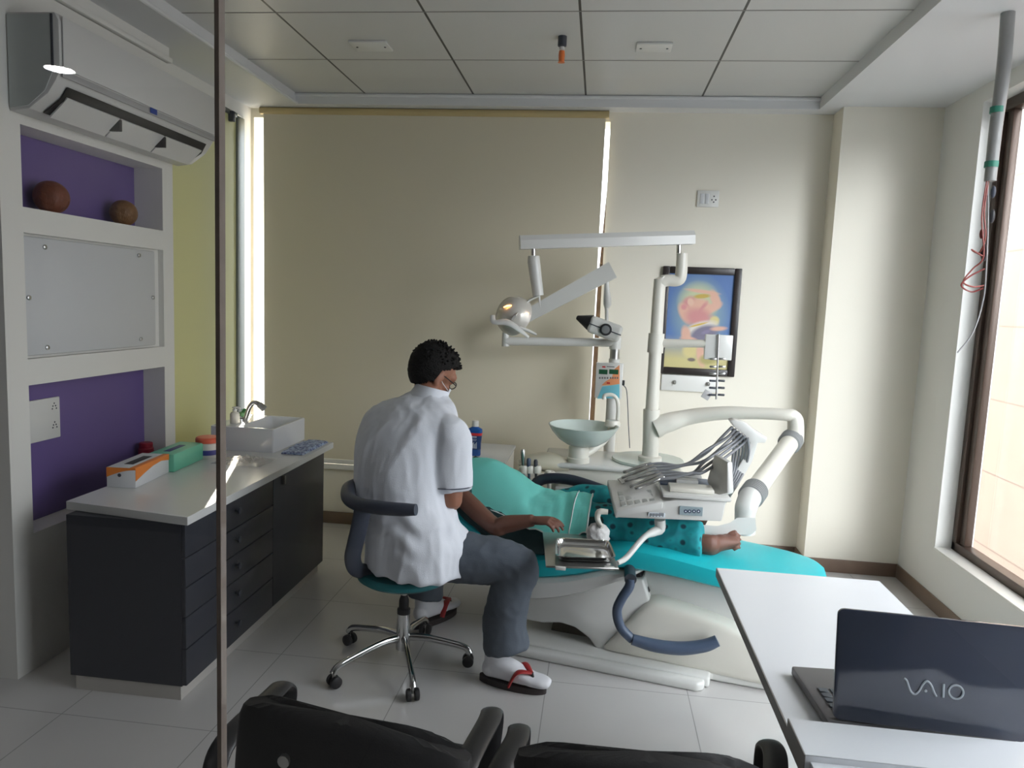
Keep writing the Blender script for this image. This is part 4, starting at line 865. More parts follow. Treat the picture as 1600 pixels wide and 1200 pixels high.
# delivery arm
ye, yd = 3.95, 3.34
b = MB(); b.tube([U(1024, 668), U(1042, 661), U(1080, 651), U(1130, 645.5, 4.03), U(1190, 646, 3.98), U(1225, 648, ye), U(1238, 650, ye), U(1243, 660, ye), U(1243, 690, ye)], [(0.07, 0.062), (0.062, 0.055), (0.05, 0.043), (0.043, 0.037), (0.036, 0.032), (0.034, 0.032), (0.036, 0.036), (0.042, 0.042), (0.042, 0.042)], 22, smooth=5); b.build('delivery_arm', M_ivory, unit)
k0, k1 = P(1238, 686, y=ye), P(1173, 776, y=yd + 0.03)
b = MB(); b.tube([k0, k1], [0.047, 0.047], 26); b.build('arm_tube', M_ivory, unit)
def bellows(p, d, r, n_):
    b = MB(); prof = []
    for i in range(n_): prof += [(r, i * 0.0135), (r + 0.009, i * 0.0135 + 0.004), (r + 0.009, i * 0.0135 + 0.009), (r, i * 0.0135 + 0.0125)]
    b.lathe(p, prof, 30, d); b.build('bellows', mat('grey_rubber', srgb(150, 152, 152), 0.5) if 'grey_rubber' not in bpy.data.materials else bpy.data.materials['grey_rubber'], unit)
dd = (k1 - k0).normalized()
bellows(k0 + dd * 0.0, dd, 0.050, 5); bellows(k1 - dd * 0.075, dd, 0.050, 6)
b = MB(); b.tube([k1 - dd * 0.02, k1 + dd * 0.012 , P(1166, 792, y=yd), P(1164, 806, y=yd), P(1164, 833, y=yd)], [0.047, 0.051, 0.050, 0.046, 0.046], 24, smooth=4); b.build('arm_elbow', M_ivory2, unit)
b = MB(); b.quadring([[P(x, y, y=yy) for x, y in ((1082, 822), (1100, 820), (1120, 822), (1140, 817), (1152, 809), (1180, 809), (1182, 828), (1176, 834), (1130, 838), (1100, 835))] for yy in (yd - 0.055, yd + 0.055)]); b.build('arm_bracket', M_ivory2, unit, sharp=30)

# instrument table
yt0, yt1 = 3.06, 3.38
fz = lambda x, y: P(x, y, y=yt0)
outline = [(950, 750), (955, 770), (966, 808), (1129, 815), (1137, 782), (1132, 780), (1075, 781), (1040, 785), (990, 790), (972, 770), (962, 752)]
front = [(962, 798), (966, 809), (1128, 815), (1135, 784), (1085, 781), (1055, 781), (1030, 785), (1000, 792)]
b = MB(); b.prism([fz(x, y) for x, y in front], (0, yt1 - yt0, 0.005), 0.006, 2); table = b.build('instrument_table', M_ivory2, unit)
z1 = fz(1080, 779).z
tx0, tx1 = fz(958, 770).x, fz(1140, 780).x
xm = P(1034, 770, y=3.12).x
kq = [P(962, 799, y=yt0 - 0.014), P(1036, 784, y=yt0 - 0.014), P(1024, 752, y=3.30), P(949, 749, y=3.34)]
b = MB(); b.prism(kq, (0, 0, -0.032), 0.006, 2); kp = b.build('keypad_slope', M_ivory2, unit)
M_key2 = mat('keypad_grey', srgb(178, 180, 176), 0.4)
kn_ = (kq[1] - kq[0]).cross(kq[3] - kq[0]).normalized(); kn_ = kn_ if kn_.z > 0 else -kn_
def kpt(u, v, h): return (kq[0] * (1 - u) + kq[1] * u) * (1 - v) + (kq[3] * (1 - u) + kq[2] * u) * v + kn_ * h
for i in range(5):
    for j in range(3):
        u, v = 0.14 + i * 0.15, 0.10 + j * 0.17
        b = MB(); b.prism([kpt(u, v, -0.002), kpt(u + 0.11, v, -0.002), kpt(u + 0.11, v + 0.12, -0.002), kpt(u, v + 0.12, -0.002)], kn_ * 0.006, 0.0015, 1); b.build('keypad_button', M_key2, kp)
b = MB(); b.box((xm - 0.002, yt0 - 0.012, z1 - 0.002), (tx1 + 0.006, yt1, z1 + 0.014), 0.006, 2); b.build('table_deck', M_ivory2, unit)
b = MB(); x0, x1 = P(1045, 770, y=3.12).x, P(1115, 765, y=3.12).x; b.box((x0, yt0 + 0.03, z1 + 0.014), (x1, yt0 + 0.13, z1 + 0.034), 0.006, 2); b.build('deck_tray', M_ivory, unit)
b = MB(); b.box((x0 - 0.03, yt0 + 0.15, z1 + 0.012), (x1 + 0.01, yt1 - 0.02, z1 + 0.02), 0.003); b.build('deck_mat', M_bluegrey, unit)
b = MB(); b.box((x0 + 0.04, yt0 + 0.16, z1 + 0.02), (x1 - 0.05, yt0 + 0.21, z1 + 0.04), 0.004); b.build('small_bottle_tray', M_ivory2, unit)
a = P(1109, 775, y=3.16); c = P(1136, 730, y=3.16)
b = MB(); b.prism([P(1104, 752, y=3.25), P(1117, 775, y=3.10), P(1139, 772, y=3.10), P(1137, 722, y=3.10), P(1116, 710, y=3.25)], (0.022, 0.012, 0.0), 0.006, 2); b.build('side_flap', M_ivory2, unit)
# front marks: barcode label and button panel
def onfront(x0, y0, x1, y1, th, nm, mm, par, off=0.0):
    a, c = fz(x0, y0), fz(x1, y1); b = MB(); b.box((a.x, yt0 - 0.007 - th - off, c.z), (c.x, yt0 - 0.0005, a.z), 0.0006, 1); return b.build(nm, mm, par)
lb = onfront(1013, 800, 1039, 808, 0.001, 'barcode_label', M_lw, table)
for k in range(9): onfront(1015 + k * 2.5, 801.2, 1016.2 + k * 2.5, 806.5 - (k % 2), 0.0016, 'barcode_bar', M_dark, lb)
bp = onfront(1062, 790, 1097, 806, 0.001, 'button_panel', mat('panel_bluegrey', srgb(150, 166, 172), 0.4), table)
for k, x in enumerate((1071, 1077, 1084, 1091)):
    p = fz(x, 798); b = MB(); b.lathe((p.x, yt0 - 0.0085, p.z), [(0.0075, 0), (0.0075, 0.0012), (0, 0.0012)], 16, (0, -1, 0)); bt = b.build('panel_button', mat('button_navy', srgb(50, 62, 92), 0.4), bp)
    b = MB(); b.lathe((p.x, yt0 - 0.0097, p.z), [(0.0035, 0), (0.0035, 0.0006), (0, 0.0006)], 12, (0, -1, 0)); b.build('button_centre', M_lw, bt)
# whip board and hoses
wy = 3.42
wbp = [(1141, 658), (1148, 656), (1166, 661), (1178, 671), (1199, 684), (1196, 692), (1184, 692), (1176, 720), (1158, 752), (1140, 780), (1118, 806), (1108, 800), (1128, 770), (1150, 736), (1164, 712), (1172, 692), (1164, 680), (1148, 668)]
b = MB(); b.prism([P(x, y, y=wy) for x, y in wbp], (0, 0.075, 0), 0.004, 2); b.build('whip_board', M_ivory2, unit)
M_hose = mat('grey_hose', srgb(128, 130, 134), 0.4)
for k in range(6):
    hx, hy = 1144 + k * 4.8, 667 + k * 3.5
    yy = 3.385 - 0.004 * k; yl = 3.37 - k * 0.04
    lx, ly = 1004 + k * 4, 727 + k * 4.4
    b = MB(); b.tube([P(lx, ly, y=yl), P(lx + 30, ly - 3, y=yl), P(lx + 62 + 5 * math.sin(k * 2.3), ly - 5 + 5 * math.cos(k * 1.9), y=yl + 0.01), P(lx + 98 - k * 4, ly - 24 + k * 2 + 7 * math.sin(k * 2.9 + 1), y=yl + 0.03), P(hx - 14, hy + 14 + 3 * math.sin(k * 3.1), y=yy), P(hx, hy, y=yy)], 0.0068, 10, smooth=5); b.build('handpiece_hose', M_hose, unit)
    b = MB(); b.tube([P(hx, hy, y=yy), P(hx + 2, hy + 22, y=yy + 0.03), P(hx + 1 - k, hy + 48, y=wy + 0.02), P(1140 - k * 2.0 + k * 5, 742 + k * 1.5, y=wy - 0.012), P(1114 + k * 2, 784 + k * 2, y=wy - 0.012)], 0.0062, 10, smooth=5); b.build('return_hose', M_hose, unit)
    b = MB(); a, c = P(lx + 4, ly, y=yl), P(lx - 30 - (k * 7) % 11, ly + 11 + (k * 5) % 7, y=yl - 0.03); L_ = (c - a).length
    b.lathe(a, [(0.0075, -0.03), (0.010, 0), (0.0105, L_ * 0.35), (0.0085, L_ * 0.5), (0.0075, L_ * 0.85), (0.009, L_ * 0.95), (0.006, L_), (0, L_)], 14, c - a); b.build('handpiece', M_chrome, unit)
b = MB(); b.tube([P(968, 752, y=3.30), P(1000, 742, y=3.32), P(1040, 740, y=3.34), P(1095, 745, y=3.34)], [(0.04, 0.008)] * 4, 12, smooth=3, up=(0, 0, 1)); b.build('handpiece_rest', M_ivory2, unit)

# tray arm and tray table in front of the instrument table
zt_ = 0.615
b = MB(); b.tube([P(1031, 812, y=3.12), P(1031, 826, y=3.12), P(1022, 831, y=3.10), P(1008, 838, y=3.06), P(995, 852, y=2.99), P(978, 872, y=2.93), P(964, 880, y=2.86)], [(0.024, 0.024), (0.024, 0.024), (0.020, 0.018), (0.013, 0.018), (0.012, 0.016), (0.012, 0.015), (0.010, 0.010)], 14, smooth=4); b.build('tray_arm', M_ivory2, unit)
t4 = [P(853, 884, z=zt_), P(967, 888, z=zt_), P(947, 838, z=zt_), P(848, 831, z=zt_)]
b = MB(); b.prism(t4, (0, 0, -0.008), 0.002, 1); b.build('tray_plate', M_steel, unit)
for px in (876, 952):
    p = P(px, 886, z=zt_); b = MB(); b.box((p.x - 0.02, p.y - 0.006, zt_ - 0.012), (p.x + 0.02, p.y + 0.008, zt_ + 0.002), 0.003); b.build('tray_clip', M_ivory2, unit)

# loose things on the tray plate
t4b = [P(867, 879, z=zt_ + 0.001), P(963, 882, z=zt_ + 0.001), P(951, 853, z=zt_ + 0.001), P(868, 849, z=zt_ + 0.001)]
cen = sum(t4b, Vector()) / 4; rings = []
def ringat(f, z): return [cen + (q - cen) * f + Vector((0, 0, z)) for q in t4b]
def rounded(r4, k=6, f=0.16):
    out = []
    for i in range(4):
        a, c_, d_ = r4[i - 1], r4[i], r4[(i + 1) % 4]
        for j in range(k + 1):
            t = j / k; s0 = c_ + (a - c_) * f; s1 = c_ + (d_ - c_) * f
            out.append(s0 * (1 - t) ** 2 + c_ * 2 * t * (1 - t) + s1 * t * t)
    return out
b = MB(); b.quadring([rounded(ringat(f, z)) for f, z in ((0.84, 0.001), (0.88, 0.004), (0.94, 0.024), (1.0, 0.026), (1.0, 0.0235), (0.955, 0.0215), (0.87, 0.0035), (0.83, 0.0025))]); o = b.build('instrument_tray', M_chrome, sharp=50); origin(o, cen); tag(o, 'shallow stainless steel instrument tray on the swing arm in front of the patient', 'tray')
p = P(934, 843, z=zt_ + 0.002); p.y += 0.0; hT = 0.085
b = MB(); n = 26; rings = []
for i in range(9):
    t = i / 8; rr = [0.044, 0.048, 0.046, 0.049, 0.046, 0.047, 0.042, 0.035, 0.016][i]
    rings.append([(p.x + rr * math.cos(2 * PI * k / n) * (1 + 0.10 * math.sin(k * 2.1 + i * 1.4)), p.y + rr * 0.8 * math.sin(2 * PI * k / n) * (1 + 0.1 * math.cos(k * 1.7 + i)), zt_ + 0.001 + hT * 0.8 * t + 0.006 * math.sin(k * 1.3) * t) for k in range(n)])
b.quadring(rings); o = b.build('cotton_bag', mat('cotton_white', srgb(214, 212, 210), 0.75, bump=0.6, bscale=55), sharp=60); origin(o, (p.x, p.y, zt_)); tag(o, 'crumpled white bag of cotton standing behind the steel tray', 'bag')
sp_ = P(937, 810, y=p.y); sy = thing('syringe_holder', 'white curved spout holder resting on top of the cotton bag', 'holder', (p.x, p.y, zt_ + hT * 0.8))
b = MB(); b.tube([P(950, 800, y=p.y), P(936, 800, y=p.y), P(934, 812, y=p.y), P(941, 824, y=p.y - 0.03)], [0.012, 0.014, 0.012, 0.008], 12, smooth=4); b.build('spout', M_ivory, sy)

# ================================================================ wall side x-ray unit
YX = 4.52
def X(px, py, y=YX): return P(px, py, y=y)
xr = thing('xray_unit', 'dental x-ray unit with swing arms and black coned tube head behind the spittoon', 'x-ray machine', (X(952, 700).x, YX, 0))
c0 = X(952, 700).x
b = MB(); b.tube([(c0, YX, 0.02), (c0, YX, X(952, 560).z)], [0.036, 0.034], 26); b.build('column', M_ivory2, xr)
b = MB(); b.lathe((c0, YX, 0.0), [(0.2, 0), (0.2, 0.02), (0.18, 0.035), (0.05, 0.045), (0, 0.045)], 36); b.build('floor_base', M_ivory2, xr)
b = MB(); b.tube([(c0, YX, X(952, 565).z), (c0, YX, X(952, 542).z)], 0.030, 24); b.build('chrome_collar', M_steel, xr)
b = MB(); b.tube([X(958, 535), X(900, 534.5), X(790, 533, YX - 0.05)], [(0.036, 0.028), (0.032, 0.026), (0.028, 0.026)], 16, up=(0, 0, 1)); b.tube([(c0, YX, X(952, 545).z), (c0, YX, X(952, 526).z)], 0.036, 24); b.build('swing_arm', M_ivory2, xr)
b = MB(); b.tube([X(790, 541, YX - 0.05), X(790, 519, YX - 0.05)], [0.024, 0.020], 18); b.build('arm_pivot', M_ivory2, xr)
a, c = X(790, 512, YX - 0.07), X(957, 421, YX - 0.07); b = MB(); dv = (c - a).normalized(); sv = Vector((0, -1, 0)); uv = dv.cross(sv).normalized()
if uv.z < 0: uv = -uv
b.quadring([[a + sv * s_ * 0.04 + uv * t * 0.035 for s_, t in ((-1, -1), (1, -1), (1, 1), (-1, 1))], [c + sv * s_ * 0.03 + uv * t * 0.055 for s_, t in ((-1, -1), (1, -1), (1, 0.9), (-1, 0.9))]]); b.build('scissor_arm', M_ivory2, xr, sharp=30)
b = MB(); b.tube([X(948, 432, YX - 0.06), X(948, 445, YX - 0.06), X(949, 468, YX - 0.07), X(949, 476, YX - 0.07), X(948, 482, YX - 0.07), X(948, 510, YX - 0.1)], [0.012, 0.014, 0.024, 0.024, 0.012, 0.010], 18); b.build('head_hanger', M_ivory2, xr)
hc = X(945, 514, YX - 0.09); tl = (X(971, 525, YX - 0.09) - X(912, 503, YX - 0.09)); ang = math.atan2(tl.z, tl.x)
RX = Matrix.Translation(hc) @ Matrix.Rotation(-ang, 4, 'Y')
b = MB(); b.box((-0.10, -0.06, -0.052), (0.10, 0.07, 0.052), 0.022, 3, M=RX); head = b.build('tube_head', M_ivory2, xr)
b = MB(); b.box((-0.102, -0.0625, -0.003), (0.102, 0.0725, 0.003), 0.0008, 1, M=RX); b.build('seam', M_dark, head)
b = MB(); b.lathe(RX @ Vector((-0.098, 0, 0.005)), [(0.050, -0.01), (0.047, 0.004), (0.012, 0.085), (0.0, 0.088)], 26, RX.to_3x3() @ Vector((-1, 0, 0.02))); b.build('cone', M_black, head)
b = MB(); b.lathe(RX @ Vector((0.005, -0.06, 0)), [(0.036, 0), (0.036, 0.016), (0.022, 0.018), (0.022, 0.012), (0, 0.012)], 28, (0, -1, 0)); kn = b.build('yoke_dial', M_black, head)
b = MB(); b.lathe(RX @ Vector((0.005, -0.0735, 0)), [(0.024, 0), (0.024, 0.006), (0.015, 0.008), (0.0, 0.008)], 24, (0, -1, 0)); b.build('dial_ring', mat('dial_grey', srgb(120, 122, 124), 0.3), kn)
# control panel on the column
ya = YX - 0.05; a, c = P(932, 566, y=ya), P(971, 624, y=ya); b = MB(); b.box((a.x, ya, c.z), (c.x, YX - 0.02, a.z), 0.005); cp = b.build('control_panel', M_ivory2, xr)
def onp(x0, y0, x1, y1, nm, colr, th=0.001, par=None, emit=None):
    a, c = P(x0, y0, y=ya), P(x1, y1, y=ya); b = MB(); b.box((a.x, ya - th, c.z), (c.x, ya + 0.002, a.z))
    return b.build(nm, bpy.data.materials.get(nm) or mat(nm, srgb(*colr), 0.4, emit=emit, estr=0.5 if emit else 0), par or cp, smooth=False)
onp(936, 577, 949, 585, 'green_display', (24, 84, 54), 0.0015); onp(952, 577, 966, 585, 'green_display', (24, 84, 54), 0.0015)
ar = MB(); ar.prism([P(x, y, y=ya - 0.0008) for x, y in ((960, 577), (968, 570), (968, 602), (940, 602), (946, 596), (956, 590))], (0, 0.002, 0)); ar.build('orange_print', mat('orange_print', srgb(226, 150, 104), 0.4), cp, smooth=False)
ar = MB(); ar.prism([P(x, y, y=ya - 0.0010) for x, y in ((941, 604), (968, 600), (968, 622), (933, 623))], (0, 0.002, 0)); ar.build('blue_print', mat('lightblue_print', srgb(116, 190, 206), 0.4), cp, smooth=False)
onp(941, 572, 946, 574.5, 'red_mark', (200, 50, 50)); onp(948, 572, 960, 574, 'grey_text', (110, 110, 112)); onp(948, 597, 953, 600, 'red_mark', (120, 40, 40), 0.0016)
for k in range(4): onp(936 + k * 4, 589, 938.5 + k * 4, 592, 'grey_text', (110, 110, 112), 0.0012)
for k in range(4): onp(953 + k * 3.6, 589, 955 + k * 3.6, 592, 'grey_text', (110, 110, 112), 0.0016)
b = MB(); p = P(973, 597, y=ya + 0.01); b.box((p.x - 0.006, p.y - 0.008, p.z - 0.02), (p.x + 0.012, p.y + 0.008, p.z + 0.012), 0.003); b.build('side_plug', M_black, cp)
b = MB(); b.tube([P(974, 602, y=ya + 0.01), P(979, 610, y=YX), P(981, 640, y=YX), P(982, 665, y=YX), P(984, 700, y=YX)], 0.003, 6, smooth=4); b.build('cable', M_dark, xr)
# ================================================================ people
M_skin = mat('brown_skin', srgb(150, 102, 80), 0.5, sss=0.08, vary=0.06, vscale=20)
M_skin2 = mat('dark_skin', srgb(112, 74, 60), 0.5, sss=0.06, vary=0.08, vscale=20)
M_hair = mat('black_hair', srgb(15, 13, 13), 0.7, spec=0.25, bump=0.6, bscale=160)
M_shirt = mat('white_cotton', srgb(226, 230, 238), 0.8, bump=0.12, bscale=260)
M_trouser = mat('grey_trouser', srgb(84, 92, 102), 0.8, bump=0.12, bscale=220, vary=0.10, vscale=8)
M_sock = mat('white_sock', srgb(226, 226, 230), 0.85)
M_line = mat('dark_piping', srgb(70, 74, 90), 0.7)

def head_parts(b, hc, RH, s=1.0):
    """cranium, jaw, brow, nose, lips, ears in head axes: +y face, +z crown"""
    def E(c, r, M=None):
        b.ball(hc + RH @ (Vector(c) * s), tuple(q * s for q in r), 20, RH if M is None else RH @ M)
    E((0, -0.012, 0.028), (0.076, 0.096, 0.088)); E((0, 0.025, -0.035), (0.060, 0.068, 0.075)); E((0, 0.062, -0.082), (0.030, 0.030, 0.026))
    E((0, 0.070, 0.030), (0.056, 0.026, 0.03)); E((0, 0.092, -0.012), (0.011, 0.014, 0.026), Matrix.Rotation(0.25, 3, 'X')); E((0, 0.102, -0.028), (0.017, 0.014, 0.011))
    E((0, 0.084, -0.056), (0.024, 0.012, 0.006)); E((0, 0.083, -0.067), (0.021, 0.012, 0.007))
    for q in (-1, 1):
        E((q * 0.034, 0.066, -0.022), (0.022, 0.02, 0.018)); E((q * 0.030, 0.078, 0.010), (0.014, 0.010, 0.009))
        E((q * 0.077, -0.010, -0.012), (0.009, 0.020, 0.033), Matrix.Rotation(-0.2, 3, 'X')); E((q * 0.079, -0.005, -0.038), (0.008, 0.010, 0.011))
def hand(b, wrist, palm_dir, normal, thumb_side, curls, r=0.0085, s=1.0):
    """palm plus four jointed fingers and a thumb grown from the side of the palm"""
    d = Vector(palm_dir).normalized(); nrm = Vector(normal); nrm = (nrm - d * nrm.dot(d)).normalized(); sd = d.cross(nrm) * thumb_side
    w = Vector(wrist)
    b.tube([w - d * 0.02 * s, w + d * 0.02 * s, w + d * 0.06 * s, w + d * 0.092 * s], [(0.026 * s, 0.019 * s), (0.032 * s, 0.018 * s), (0.040 * s, 0.016 * s), (0.038 * s, 0.012 * s)], 14, smooth=3, up=nrm)
    for i, (off, L, c) in enumerate(zip((0.029, 0.010, -0.010, -0.028), (0.072, 0.080, 0.075, 0.058), curls)):
        p = w + d * (0.086 - 0.004 * abs(i - 1.2)) * s + sd * off * s; a = 0.12; dd = (d + sd * off * 3).normalized(); pts = [p - dd * 0.015 * s, p]
        for k, f in enumerate((0.45, 0.32, 0.23)):
            a += c * (0.8 if k == 0 else 1.0); q = dd * math.cos(a) - nrm * math.sin(a); pts.append(pts[-1] + q * L * f * s)
        b.tube(pts, [r * 1.05 * s, r * 1.05 * s, r * s, r * 0.92 * s, r * 0.75 * s], 10, smooth=3)
    p = w + d * 0.028 * s + sd * 0.026 * s; pts = [p - sd * 0.012 * s, p + (d * 0.5 + sd * 0.6 - nrm * 0.25).normalized() * 0.038 * s]
    pts.append(pts[-1] + (d * 0.85 + sd * 0.25 - nrm * 0.4).normalized() * 0.03 * s); pts.append(pts[-1] + (d * 0.95 - nrm * 0.5).normalized() * 0.024 * s)
    b.tube(pts, [0.013 * s, 0.012 * s, 0.010 * s, 0.0075 * s], 10, smooth=3)
def foot(b, ankle, toe_dir, up, L=0.235, side=1, toes=True, leg=None):
    d = Vector(toe_dir).normalized(); u = Vector(up); u = (u - d * u.dot(d)).normalized(); sd = d.cross(u) * side; a = Vector(ankle); g = L / 0.24
    sole = a - u * 0.075
    lg = Vector(leg).normalized() if leg is not None else u
    b.tube([a + lg * 0.06 - d * 0.008, a - d * 0.004, a - u * 0.022 + d * 0.018 * g, sole + u * 0.046 + d * 0.065 * g, sole + u * 0.031 + d * 0.115 * g, sole + u * 0.020 + d * 0.158 * g],
           [(0.035, 0.039), (0.036, 0.043), (0.036, 0.048), (0.037, 0.035), (0.042, 0.025), (0.044, 0.017)], 18, smooth=5, up=(-d * 0.3 + u) if leg is None else None)
    b.ball(sole + u * 0.034 - d * 0.026 * g, (0.032, 0.034, 0.034), 16); b.tube([sole + u * 0.03 - d * 0.02 * g, sole + u * 0.022 + d * 0.06 * g, sole + u * 0.018 + d * 0.13 * g], [(0.030, 0.028), (0.032, 0.022), (0.040, 0.016)], 16, smooth=3, up=u)
    if toes:
        for i, (o, ln, rr) in enumerate(((0.031, 0.060, 0.0130), (0.0095, 0.060, 0.0085), (-0.0095, 0.055, 0.0082), (-0.027, 0.048, 0.0078), (-0.043, 0.040, 0.0072))):
            p = sole + d * (0.148 - 0.006 * i) * g + sd * o + u * 0.016; ln *= g
            b.tube([p, p + d * ln * 0.55 + u * 0.008, p + d * ln * 0.95 - u * 0.002], [rr * 1.05, rr * 1.0, rr * 0.85], 12, smooth=3); b.ball(p + d * ln * 0.95 - u * 0.002, rr * 0.92, 12)
    else:
        b.tube([sole + d * 0.15 * g + u * 0.02, sole + d * 0.195 * g + u * 0.018, sole + d * 0.226 * g + u * 0.015], [(0.045, 0.018), (0.042, 0.017), (0.027, 0.012)], 16, smooth=3, up=u)
def ring_loft(rows, n=40, wr=None):
    """rows: (centre x, y, z, half width a, half depth b, azimuth) -> rings"""
    out = []
    for i, (cx, cy, cz, a, bb, az) in enumerate(rows):
        f = Vector((math.sin(az), math.cos(az), 0)); r = Vector((math.cos(az), -math.sin(az), 0)); ring = []
        for k in range(n):
            t = 2 * PI * k / n; ca, sa = math.cos(t), math.sin(t)
            ring.append(Vector((cx, cy, cz)) + r * (a * math.copysign(abs(ca) ** 0.85, ca)) + f * (bb * math.copysign(abs(sa) ** 0.85, sa)))
        out.append(ring)
    return out
def wrinkle(o, amp, scale, seed=0, z0=None, stretch=(1, 1, 1)):
    me = o.data; me.update()
    nv = [v.normal.copy() for v in me.vertices]
    for v, nn in zip(me.vertices, nv):
        p = Vector((v.co.x * stretch[0], v.co.y * stretch[1], v.co.z * stretch[2])) * scale + Vector((seed, seed * 2.3, 0))
        f = noise.noise(p); f = 1 - abs(f) * 2.2
        v.co += nn * amp * f
    me.update()

# ---------------------------------------------------------------- dentist
dent = thing('person', 'dentist in a white short sleeved tunic and grey trousers seated bending over the patient', 'person', (-0.72, 3.05, 0.0))
AZ = math.radians(26)
hc = Vector((-0.722, 3.17, 1.288)); HS = 1.06
RH = Matrix.Rotation(-math.radians(44), 3, 'Z') @ Matrix.Rotation(-math.radians(34), 3, 'X') @ Matrix.Rotation(math.radians(6), 3, 'Y')
sR, eR, wR = Vector((-0.590, 2.975, 1.045)), Vector((-0.578, 2.955, 0.770)), Vector((-0.65, 3.20, 0.86))
sL, eL, wL = Vector((-0.975, 3.17, 1.04)), Vector((-0.985, 3.40, 0.80)), Vector((-0.84, 3.52, 0.95))
hipR, knR, anR = Vector((-0.66, 2.985, 0.53)), Vector((-0.292, 2.96, 0.520)), Vector((-0.355, 2.925, 0.105))
hipL, knL, anL = Vector((-0.84, 3.09, 0.53)), Vector((-0.75, 3.43, 0.495)), Vector((-0.785, 3.40, 0.115))
b = MB()
head_parts(b, hc, RH, HS)
nk = hc + RH @ Vector((0, -0.012, -0.05))
b.tube([(-0.745, 3.10, 1.10), (-0.725, 3.115, 1.19), nk], [0.085, 0.060, 0.054], 18, smooth=4)
tor = [(-0.755, 3.02, 0.45, 0.18, 0.13, AZ), (-0.765, 3.01, 0.55, 0.18, 0.135, AZ), (-0.80, 3.0, 0.70, 0.16, 0.12, AZ), (-0.81, 3.03, 0.88, 0.175, 0.12, AZ), (-0.79, 3.06, 1.03, 0.185, 0.11, AZ), (-0.76, 3.09, 1.12, 0.15, 0.085, AZ), (-0.72, 3.11, 1.18, 0.07, 0.06, AZ)]
b.quadring(ring_loft(tor))
for s_, e_, w_, pd, sgn in ((sR, eR, wR, (-0.25, 0.8, 0.12), 1), (sL, eL, wL, (0.5, 0.6, 0.0), -1)):
    b.tube([s_ * 0.7 + Vector((-0.78, 3.07, 1.03)) * 0.3, s_, (s_ + e_) / 2, e_, e_ * 0.75 + w_ * 0.25, e_ * 0.3 + w_ * 0.7, w_], [0.06, 0.062, 0.052, 0.045, 0.046, 0.034, 0.027], 16, smooth=3)
    hand(b, w_, pd, (0, 0, 1), sgn, (0.5, 0.55, 0.6, 0.65))
for h_, k_, a_ in ((hipR, knR, anR), (hipL, knL, anL)):
    b.tube([h_, h_ * 0.5 + k_ * 0.5, k_, k_ * 0.7 + a_ * 0.3, k_ * 0.3 + a_ * 0.7, a_], [0.095, 0.08, 0.06, 0.058, 0.042, 0.034], 16, smooth=3)
foot(b, anR, (0.94, -0.20, 0.0), (0, 0, 1), 0.245, 1); foot(b, anL, (0.55, 0.83, 0.0), (0, 0, 1), 0.24, 1)
body = b.build('body', M_skin, dent, remesh=0.0062, iters=3)

# short hair cap with a ragged lower edge
b = MB(); t = bmesh.new(); bmesh.ops.create_uvsphere(t, u_segments=64, v_segments=44, radius=1.0)
for v in t.verts:
    d = v.co.normalized(); v.co = Vector((d.x * 0.090, d.y * 0.110 - 0.016, d.z * (0.099 if d.z > 0 else 0.125) + 0.031))
def keep(p):
    y, z, x = p.y, p.z, abs(p.x)
    if y > 0.03: lim = 0.062 + (y - 0.03) * 0.35
    elif y > -0.02: lim = 0.012 + (y + 0.02) * 1.0
    else: lim = -0.028 - min(0.06, (-0.02 - y) * 1.6)
    return z > lim + 0.006 * noise.noise(p * 90)
dele = [v for v in t.verts if not keep(v.co)]
bmesh.ops.delete(t, geom=dele, context='VERTS')
for v in t.verts: v.co += v.co.normalized() * (0.003 + 0.004 * noise.noise(v.co * 55) + 0.003 * noise.noise(v.co * 140))
ex = bmesh.ops.solidify(t, geom=list(t.faces), thickness=0.012)
bmesh.ops.transform(t, matrix=Matrix.Translation(hc) @ RH.to_4x4() @ Matrix.Scale(HS, 4), verts=list(t.verts)); b.merge(t)
for k in range(150):
    a = random.uniform(0, 2 * PI); e = random.uniform(0.0, 1.2)
    d = Vector((math.cos(a) * math.cos(e), math.sin(a) * math.cos(e), math.sin(e))); p = Vector((d.x * 0.088, d.y * 0.108 - 0.013, d.z * 0.101 + 0.031))
    if not keep(p): continue
    q = (d + Vector((random.uniform(-.5, .5), random.uniform(-.2, .7), random.uniform(-.3, .3)))).normalized()
    p = p * HS; b.tube([hc + RH @ p, hc + RH @ (p + q * 0.008 + d * 0.003), hc + RH @ (p + q * 0.014)], [0.006, 0.004, 0.0008], 5)
b.build('hair', M_hair, dent, sharp=70)
# eyes, glasses, mask
M_eye = mat('eye_dark', srgb(30, 24, 22), 0.2)
for q in (-1, 1):
    b = MB(); b.ball(hc + RH @ Vector((q * 0.030, 0.0845, 0.008)), (0.008, 0.005, 0.006), 12, RH); b.build('eye', M_eye, dent)
b = MB()
for q in (-1, 1):
    b.tube([hc + RH @ Vector((q * 0.034 + 0.024 * math.cos(2 * PI * k / 20), 0.100, 0.006 + 0.017 * math.sin(2 * PI * k / 20))) for k in range(21)], 0.0022, 6)
    b.tube([hc + RH @ Vector(p) for p in ((q * 0.060, 0.098, 0.010), (q * 0.081, 0.05, 0.008), (q * 0.086, -0.005, 0.006), (q * 0.084, -0.022, -0.012))], 0.0024, 6, smooth=3)
b.tube([hc + RH @ Vector((-0.011, 0.101, 0.008)), hc + RH @ Vector((0.011, 0.101, 0.008))], 0.002, 6); b.build('glasses', M_black, dent)
b = MB(); rows = []
